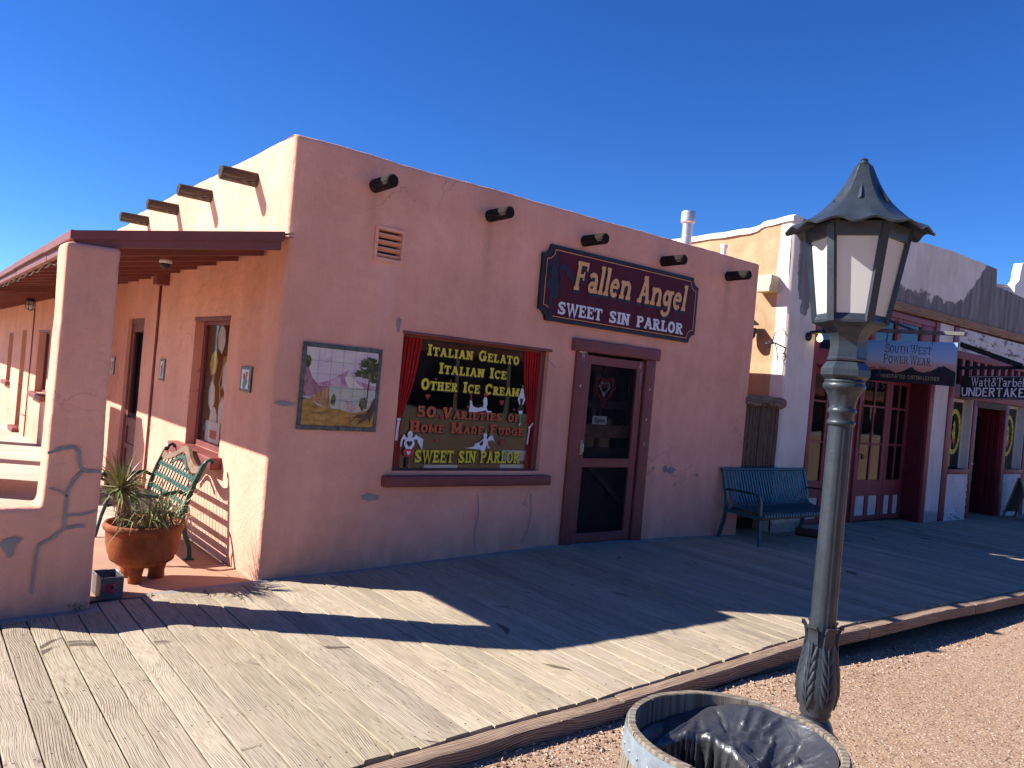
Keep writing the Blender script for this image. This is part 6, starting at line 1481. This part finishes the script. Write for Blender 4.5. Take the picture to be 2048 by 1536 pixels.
for f in (.23, .74):
    mb = MB(); p0 = B1(f, 1.0)
    for k in range(4):
        cz = 1.02 + .045 * k * 1.7 / BH * .5; c0 = p0 + Vector((0, 0, -.02 + .036 * k)); ax = Vector((0, 1, 0)) if k % 2 else Vector((1, 0, 0))
        mb.tube([c0 + ax * .011 * math.cos(q * .6283) + Vector((0, 0, .022 * math.sin(q * .6283))) for q in range(11)], .0042, 5)
    mb.build('chain', M['black'], BS1, smooth=True)

BS2 = thing('hanging_sign', 'black board lettered for an undertaker hanging on an iron arm over the far doorway', 'sign', (12.0, -.6, 2.1))
u = bladeframe(12, .04); v = Vector((0, 0, 1)); O = Vector((11.995, -.078, 2.118)); BW, BH = 1.18, .39
mb = MB(); mb.prism([B1(0, 0), B1(1, 0), B1(1, 1), B1(0, 1)], N1, .03); mb.build('board', M['signblack'], BS2)
mb = MB(); lettering(mb, 'Watt&Tarbéll', B1(.135, .54), u, v, N1, .142, width=.70 * BW, T=.13, H=.07, O=.055, gap=.05, lift=.0008); mb.build('lettering', M['offwhite'], BS2); mb = MB(); lettering(mb, 'UNDERTAKER', B1(.018, .095), u, v, N1, .150, width=.90 * BW, T=.19, H=.14, O=0, gap=.09, lift=.0008)
flatstroke(mb, [(.10, .955), (.93, .955)], .010, B1(0, 0), u * BW, v * BH, N1, .0010); flatstroke(mb, [(.02, .035), (.96, .035)], .008, B1(0, 0), u * BW, v * BH, N1, .0010)
mb.build('lettering', M['offwhite'], BS2)
mb = MB(); mb.bar([(12.0, .0, 2.635), (12.0, -1.35, 2.69)], (1, 0, 0), .03, .055); mb.bar([(12.0, .0, 3.05), (12.0, -.98, 2.70)], (1, 0, 0), .03, .085); mb.build('bracket', M['black'], BS2)
mb = MB()
for f in (.12, .88): p0 = B1(f, 1); mb.tube([p0 + Vector((0, 0, -.005)), p0 + Vector((0, 0, .14))], .008, 6)
mb.build('hanger', M['black'], BS2)

# ================================================================== SANDWICH BOARD
AB = thing('sandwich_board', 'folding blackboard with bare wooden legs on the boards by the far window', 'board', (14.2, -.42, 0))
for s in (0, 1):
    yb_, yt = (-.20 if s == 0 else -.66), -.43 + (.012 if s == 0 else -.012); mb = MB(); zd = deckz(14.2)
    for x in (13.98, 14.56): mb.bar([(x, yb_, zd), (x, yt, zd + .80)], (1, 0, 0), .04, .024)
    fr = mb.build('leg_frame', M['frame_wood'], AB)
    mb = MB(); P = lambda x, t: (x, lerp(yb_, yt, t), zd + .80 * t); o_ = .004 if s else -.004
    A = [P(14.0, .18), P(14.54, .18), P(14.54, .98), P(14.0, .98)]; mb.prism(A if s else A[::-1], (0, -1 if s else 1, .3), .014); mb.build('blackboard', M['black'], AB)

# ================================================================== FAR BUILDING beyond the grey parapet
FB = thing('white_building', 'sunlit white building with pale metal roof peeping over the grey parapet at the right edge', 'building', (34, 9, -1))
mb = MB(); mb.box((31.12, 6.0, -1), (44, 16, 7.02)); mb.prism([(31.0, 5.97, 6.0), (34.0, 5.97, 6.0), (34.0, 5.97, 8.6), (31.55, 5.97, 8.1), (31.42, 5.97, 7.75), (31.36, 5.97, 7.40), (31.0, 5.97, 7.16)], (0, -1, 0), .3); mb.build('wall', M['whitecap'], FB)
mb = MB(); mb.prism([(26, 6.2, 6.75), (31.10, 6.2, 7.18), (31.10, 9, 7.18), (26, 9, 6.75)], (-.08, 0, 1), .12); mb.box((26, 6.4, -1), (31.10, 9, 6.6)); mb.build('roof', M['rooftop'], FB)

# ================================================================== STREET LAMP
LX, LY = 1.737, -3.632
LP = thing('street_lamp', 'grey black cast iron lamp post with a hexagonal white paned lantern and flared cap', 'street lamp', (LX, LY, -.33))
T = Matrix.Translation((LX, LY, 0)); A6 = R(-151.3 + 30)
def hexr(a):
    d = ((a - A6) % (math.pi / 3)) - math.pi / 6; return math.cos(math.pi / 6) / math.cos(d)
# cap
prof = [(.046, 3.018), (.056, 2.995), (.070, 2.962), (.086, 2.928), (.105, 2.893), (.127, 2.858), (.152, 2.824), (.185, 2.788), (.224, 2.754), (.262, 2.725), (.295, 2.704), (.325, 2.688), (.350, 2.676), (.372, 2.664)]
mb = MB(); n = 144; rings = []
for sgn in (0, 1):
    for j, (r, z) in (list(enumerate(prof)) if sgn == 0 else list(enumerate(prof))[::-1]):
        t = j / (len(prof) - 1); ring = []
        for k in range(n):
            a = 2 * math.pi * k / n; hx = lerp(hexr(a), 1.0, .35 * t); w_ = max(0, (t - .6) / .4) ** 1.5
            rr = r * hx * (1 + .012 * math.cos(12 * (a - A6)) * w_); zz = z - .013 * w_ * math.cos(12 * (a - A6) + .4) - (.010 if sgn else 0)
            if sgn: rr -= .004
            ring.append(mb.vert(T @ Vector((rr * math.cos(a), rr * math.sin(a), zz))))
        rings.append(ring)
for A, B in zip(rings, rings[1:]):
    for k in range(n): mb.face((B[k], B[(k+1) % n], A[(k+1) % n], A[k]))
mb.face(rings[0][::-1]); cap = mb.build('cap', M['iron'], LP, smooth=True, auto=60)
mb = MB(); mb.lathe([(.030, 3.015), (.034, 3.028), (.024, 3.035), (.018, 3.045), (.021, 3.052), (.010, 3.060), (.001, 3.061)], 14, 0, T, rf=lambda a, z, r: r * (1 + .2 * mnoise.noise(Vector((a * 2, z * 60, 0))))); mb.build('finial', M['iron'], cap, smooth=True, auto=50)
for k in range(6):
    a = A6 + R(30) + R(60) * k; er = Vector((math.cos(a), math.sin(a), 0)); es = Vector((-math.sin(a), math.cos(a), 0)); c30 = math.cos(math.pi / 6)
    p0 = Vector((LX, LY, 0)) + er * (.098 * c30) + Vector((0, 0, 2.905)); p1 = Vector((LX, LY, 0)) + er * (.168 * c30) + Vector((0, 0, 2.802))
    mb = MB(); up = (er * .55 + Vector((0, 0, 1)) * .8).normalized(); w0, w1, h1 = .003, .021, .020
    A = [mb.vert(p0 - es * w0), mb.vert(p0 + es * w0), mb.vert(p0 + up * .003)]; B = [mb.vert(p1 - es * w1), mb.vert(p1 + es * w1), mb.vert(p1 + up * h1)]
    mb.face((A[0], B[0], B[2], A[2])); mb.face((A[2], B[2], B[1], A[1])); mb.face((B[0], B[1], B[2])); mb.build('louvre', M['iron'], cap)
# lantern
R0, R1, ZA, ZB = .186, .264, 2.165, 2.660
def HV(k, z, s=1.0): a = A6 + R(60) * k; r = lerp(R0, R1, (z - ZA) / (ZB - ZA)) * s; return Vector((LX + r * math.cos(a), LY + r * math.sin(a), z))
mb = MB()
for k in range(6):
    a = A6 + R(60) * k; tg = Vector((-math.sin(a), math.cos(a), 0)); mb.bar([HV(k, ZA, .965), HV(k, ZB, .965)], tg, .040, .026)
def hband(z0, z1, s0, s1):
    for k in range(6):
        a0, a1 = HV(k, z0, s0), HV(k + 1, z0, s0); b0, b1 = HV(k, z1, s0), HV(k + 1, z1, s0); c0, c1 = HV(k, z0, s1), HV(k + 1, z0, s1); d0, d1 = HV(k, z1, s1), HV(k + 1, z1, s1)
        mb.poly([a0, a1, b1, b0]); mb.poly([c1, c0, d0, d1]); mb.poly([b0, b1, d1, d0]); mb.poly([a1, a0, c0, c1])
hband(2.600, 2.672, 1.012, .86); hband(2.158, 2.172, 1.03, .5)
for k in range(6):   # sloped bottom rail
    mb.poly([HV(k, 2.172, 1.02), HV(k + 1, 2.172, 1.02), HV(k + 1, 2.212, .92), HV(k, 2.212, .92)])
mb.poly([HV(k, 2.158, 1.02) for k in range(6)][::-1])
mb.poly([HV(k, 2.665, 1.0) for k in range(6)])
lan = mb.build('lantern_frame', M['iron'], LP)
for k in range(6):
    mb = MB(); mb.poly([HV(k, 2.20, .935), HV(k + 1, 2.20, .935), HV(k + 1, 2.61, .935), HV(k, 2.61, .935)]); mb.build('glass_panel', M['lampglass'], lan)
# neck and shaft
mb = MB(); mb.lathe([(.062, 1.95), (.097, 1.962), (.100, 1.972), (.093, 1.982), (.092, 2.00), (.088, 2.035), (.090, 2.065), (.098, 2.09), (.112, 2.112), (.138, 2.135), (.165, 2.148), (.184, 2.157)], 6, 0, T, a0=A6)
mb.lathe([(.09, 1.852), (.100, 1.858), (.124, 1.882), (.124, 1.916), (.105, 1.946), (.097, 1.955)], 6, 0, T, a0=A6); mb.build('neck', M['iron'], LP)
mb = MB(); fl = lambda a, z, r: r * (1 + .035 * math.cos(8 * a)) if 1.715 < z < 1.80 else r
mb.lathe([(.060, 1.60), (.062, 1.612), (.070, 1.616), (.0735, 1.627), (.070, 1.638), (.063, 1.642), (.063, 1.672), (.070, 1.680), (.0745, 1.692), (.070, 1.704), (.065, 1.708), (.066, 1.725), (.071, 1.75), (.080, 1.775), (.090, 1.795), (.096, 1.803), (.106, 1.812), (.109, 1.826), (.106, 1.838), (.100, 1.842), (.103, 1.850), (.098, 1.858)], 48, 0, T, rf=fl); mb.build('capital', M['iron'], LP, smooth=True, auto=50)
mb = MB(); mb.lathe([(.066, .50), (.066, .60), (.064, 1.1), (.0625, 1.605)], 64, 0, T, rf=lambda a, z, r: r * (1 - .045 * max(0, math.cos(8 * a + .5)) ** 3)); mb.build('shaft', M['iron'], LP, smooth=True, auto=50)
mb = MB(); mb.lathe([(.165, -.345), (.165, -.29), (.150, -.275), (.128, -.265), (.122, -.25), (.122, -.12), (.134, -.105), (.138, -.085), (.130, -.065), (.112, -.050), (.100, -.03), (.093, -.005), (.082, .018), (.071, .032), (.069, .042), (.078, .052), (.082, .062), (.078, .072), (.084, .090), (.094, .125), (.102, .165), (.104, .205), (.100, .255), (.092, .31), (.085, .36), (.079, .41), (.075, .455), (.076, .490), (.074, .505)], 56, 0, T, rf=lambda a, z, r: r * (1 + (.012 * math.cos(8 * a) if .08 < z < .47 else 0)))
base = mb.build('base', M['iron'], LP, smooth=True, auto=60)
br = [(.082, .075), (.094, .125), (.102, .165), (.104, .205), (.100, .255), (.092, .31), (.085, .36), (.079, .41), (.076, .46)]
def brz(z): return table([(z_, r_) for r_, z_ in br], z)
for k in range(6):
    a = R(60 * k) + A6; mb = MB(); P = lambda da, z, o=0: Vector((LX + (brz(z) + o) * math.cos(a + da), LY + (brz(z) + o) * math.sin(a + da), z))
    tip = []
    for j in range(6):    # leaf tip curling out over the shaft foot
        t = j / 5; tip.append(P(0, .44, 0) + Vector((math.cos(a), math.sin(a), 0)) * (.030 * t ** 2) + Vector((0, 0, .095 * math.sin(t * 1.75))))
    mb.bar(tip, (-math.sin(a), math.cos(a), 0), .058, .012)
    mb.tube([P(0, .09, .004), P(0, .18, .006), P(0, .28, .006), P(0, .38, .005), P(0, .45, .004)], [.005, .006, .006, .005, .007], 6)
    for j in range(5):
        z = .10 + .058 * j
        for s in (-1, 1): mb.tube([P(s * .02, z, -.001), P(s * .13, z + .026, -.001), P(s * .25, z + .062, -.002), P(s * .36, z + .110, -.006)], [.006, .0115, .0115, .005], 8)
    mb.build('acanthus_leaf', M['iron'], base, smooth=True, auto=60)

LP.location = (1.2573, -3.8958, -.0888); LP.scale = (.88, .88, .88)

# ================================================================== BARREL BIN
BX, BY = -.38, -4.57; BZ = .77
BR = thing('barrel_bin', 'wooden barrel litter bin with galvanised hoops and a black liner bag at the front', 'bin', (BX, BY, dirtz(BX, BY)))
T = Matrix.Translation((BX, BY, 0)); z0 = dirtz(BX, BY) - .02
mb = MB(); mb.a = []
NSV = 26; prb = [(.268, z0), (.292, .10), (.318, .22), (.330, .34), (.326, .46), (.314, .58), (.304, .68), (.2965, .745), (.2945, .768)]
for s in range(NSV):
    a0 = 2 * math.pi * s / NSV + .0018; a1 = 2 * math.pi * (s + 1) / NSV - .0018; rv = rnd.random(); ro = rnd.uniform(-.0012, .0012); zo = rnd.uniform(-.0012, .0012); n0 = len(mb.v); rings = []
    for (r, z) in prb + [(.2925, .771), (.275, .771), (.272, .768), (.268, .60)]:
        rings.append([mb.vert(T @ Vector(((r + ro) * math.cos(lerp(a0, a1, t)), (r + ro) * math.sin(lerp(a0, a1, t)), z + (zo if z > .7 else 0)))) for t in (0, .33, .66, 1)])
    for A, B in zip(rings, rings[1:]):
        for k in range(3): mb.face((A[k], A[k+1], B[k+1], B[k]))
    for e in (0, 3): mb.face([r_[e] for r_ in rings] if e == 0 else [r_[e] for r_ in rings][::-1])
    mb.a += [rv] * (len(mb.v) - n0)
mb.build('staves', M['barrel'], BR, smooth=True, auto=35)
def brr(z): return table([(z_, r_) for r_, z_ in prb], z)
for (za, zc) in ((.700, .762), (.520, .575), (.10, .155)):
    mb = MB(); mb.lathe([(brr(za) + .0005, za), (brr(za) + .0045, za), (brr((za+zc)/2) + .0050, (za+zc)/2), (brr(zc) + .0045, zc), (brr(zc) + .0005, zc)], 96, 0, T, caps=False, rf=lambda a, z, r: r + .0008 * mnoise.noise(Vector((math.cos(a) * 5, math.sin(a) * 5, z * 20))))
    hp = mb.build('hoop', M['galv'], BR, smooth=True, auto=50)
    mb = MB(); zz = lerp(za, zc, .38)
    for k in range(40):
        a = 2 * math.pi * k / 40; r = brr(zz) + .004; mb.lathe([(.0058, -.001), (.0054, .002), (.0035, .004), (.0005, .0047)], 8, 0, T @ Matrix.Translation((r * math.cos(a), r * math.sin(a), zz)) @ Matrix.Rotation(a, 4, 'Z') @ Matrix.Rotation(R(90), 4, 'Y'), caps=False)
    mb.build('rivets', M['galv'], hp, smooth=True)
# liner bag: tucked inside the rim, its film pulled across one side and gaping dark at the other
mb = MB(); NA, NR = 220, 96; hx, hy = -.784 * .105 - .617 * .015, .615 * .105 - .787 * .015; grid = []; q = random.Random(21); creases = []
for k in range(46):
    a = q.uniform(-1.9, 2.3) + math.atan2(-.615, .784); r0 = q.uniform(.10, .262); c0 = Vector((r0 * math.cos(a), r0 * math.sin(a))); tgt = Vector((hx + q.uniform(-.12, .16), hy + q.uniform(-.14, .14)))
    d = (tgt - c0).normalized(); creases.append((c0, d, q.uniform(.05, .19), q.uniform(.008, .034), q.uniform(.004, .016) * q.choice((1, 1, -1))))
def crease_h(p):
    z = 0
    for c0, d, L, wd, h in creases:
        e = p - c0; al = e.dot(d)
        if -0.02 < al < L:
            ac = e.x * d.y - e.y * d.x; ac += .006 * mnoise.noise(Vector((al * 30, h * 900, 0)))
            wl = wd * (0.35 + .65 * max(0, al) / L); k = 1 - abs(ac) / wl
            if k > 0: z += h * k * min(1, (al + .02) / .03) * min(1, (L - al) / .04)
    return z
for j in range(NR + 1):
    t = j / NR; row = []
    for i in range(NA):
        a = 2 * math.pi * i / NA; ca, sa = math.cos(a), math.sin(a); right = math.cos(a - math.atan2(-.615, .784)); TT = .66
        hr = .128 * (1 + .10 * mnoise.noise(Vector((ca * 1.6, sa * 1.6, 3)))); rim = Vector((ca * .2672, sa * .2672)); hole = Vector((hx + hr * ca, hy + hr * sa)); hc = Vector((hx, hy))
        tt = min(1, t / TT); edge = .762 - .062 * max(0, min(1, (.45 - right) / 1.0)) + .006 * mnoise.noise(Vector((ca * 4, sa * 4, 0)))
        p = rim.lerp(hole, tt)
        dn = 0 if t <= TT else (t - TT) / (1 - TT)
        if dn > 0:
            fold = .045 * abs(mnoise.noise(Vector((ca * 5.5, sa * 5.5, dn * .7)))) + .018 * mnoise.noise(Vector((ca * 13, sa * 13, dn)))
            p = hc + (hole - hc) * (1 - .16 * dn + (fold - .02) * min(1, dn * 5) / .128 * 1.2)
            if p.length > .264: p = p.normalized() * .264
        sag = (.055 * max(0, right) + .02) * (math.sin(min(1, tt) * math.pi * .75)) ** 1.0
        env = min(1, tt * 9) * (1 if dn == 0 else max(0, 1 - dn * 4))
        z = edge - sag + env * (crease_h(p) + .012 * mnoise.noise(Vector((p.x * 6, p.y * 6, 2)))) - .50 * dn ** .75
        row.append(mb.vert((BX + p.x, BY + p.y, z)))
    grid.append(row)
for A, B in zip(grid, grid[1:]):
    for k in range(NA): mb.face((A[k], A[(k+1) % NA], B[(k+1) % NA], B[k]))
mb.face(grid[-1]); mb.build('liner_bag', M['bag'], BR, smooth=True)

# ================================================================== OPPOSITE SIDE OF THE STREET (seen mirrored in the panes)
OB = thing('opposite_storefront', 'long dark timber storefront with a posted porch across the street, mirrored in the shop window', 'storefront', (6, -28, 0))
mb = MB(); mb.box((-26, -34, -.3), (120, -28.5, 5.4)); mb.build('wall', paint('opposite_timber', (.10, .065, .045), .8, .3, 2), OB)
mb = MB(); mb.box((-26, -28.5, -.3), (120, -25.2, .05)); mb.build('walkway', M['cement'], OB)
mb = MB(); mb.prism([(-26, -25.0, 3.0), (120, -25.0, 3.0), (120, -28.5, 3.5), (-26, -28.5, 3.5)], (0, .14, 1), .12); mb.build('porch_roof', M['fascia'], OB)
mb = MB(); mb.box((-26, -25.35, .05), (-25.86, -25.2, 2.95)); p0 = mb.build('post', paint('opposite_post', (.20, .17, .15), .7), OB)
for k in range(1, 45):
    o = p0.copy(); COL.objects.link(o); o.parent = OB; o.location = Vector((3.2 * k, 0, 0)) - OB.location
mb = MB()
for k in range(12): mb.box((-24 + 5.4 * k, -28.5, .9), (-22 + 5.4 * k, -28.46, 2.6), 0)
mb.build('window', M['dark'], OB)
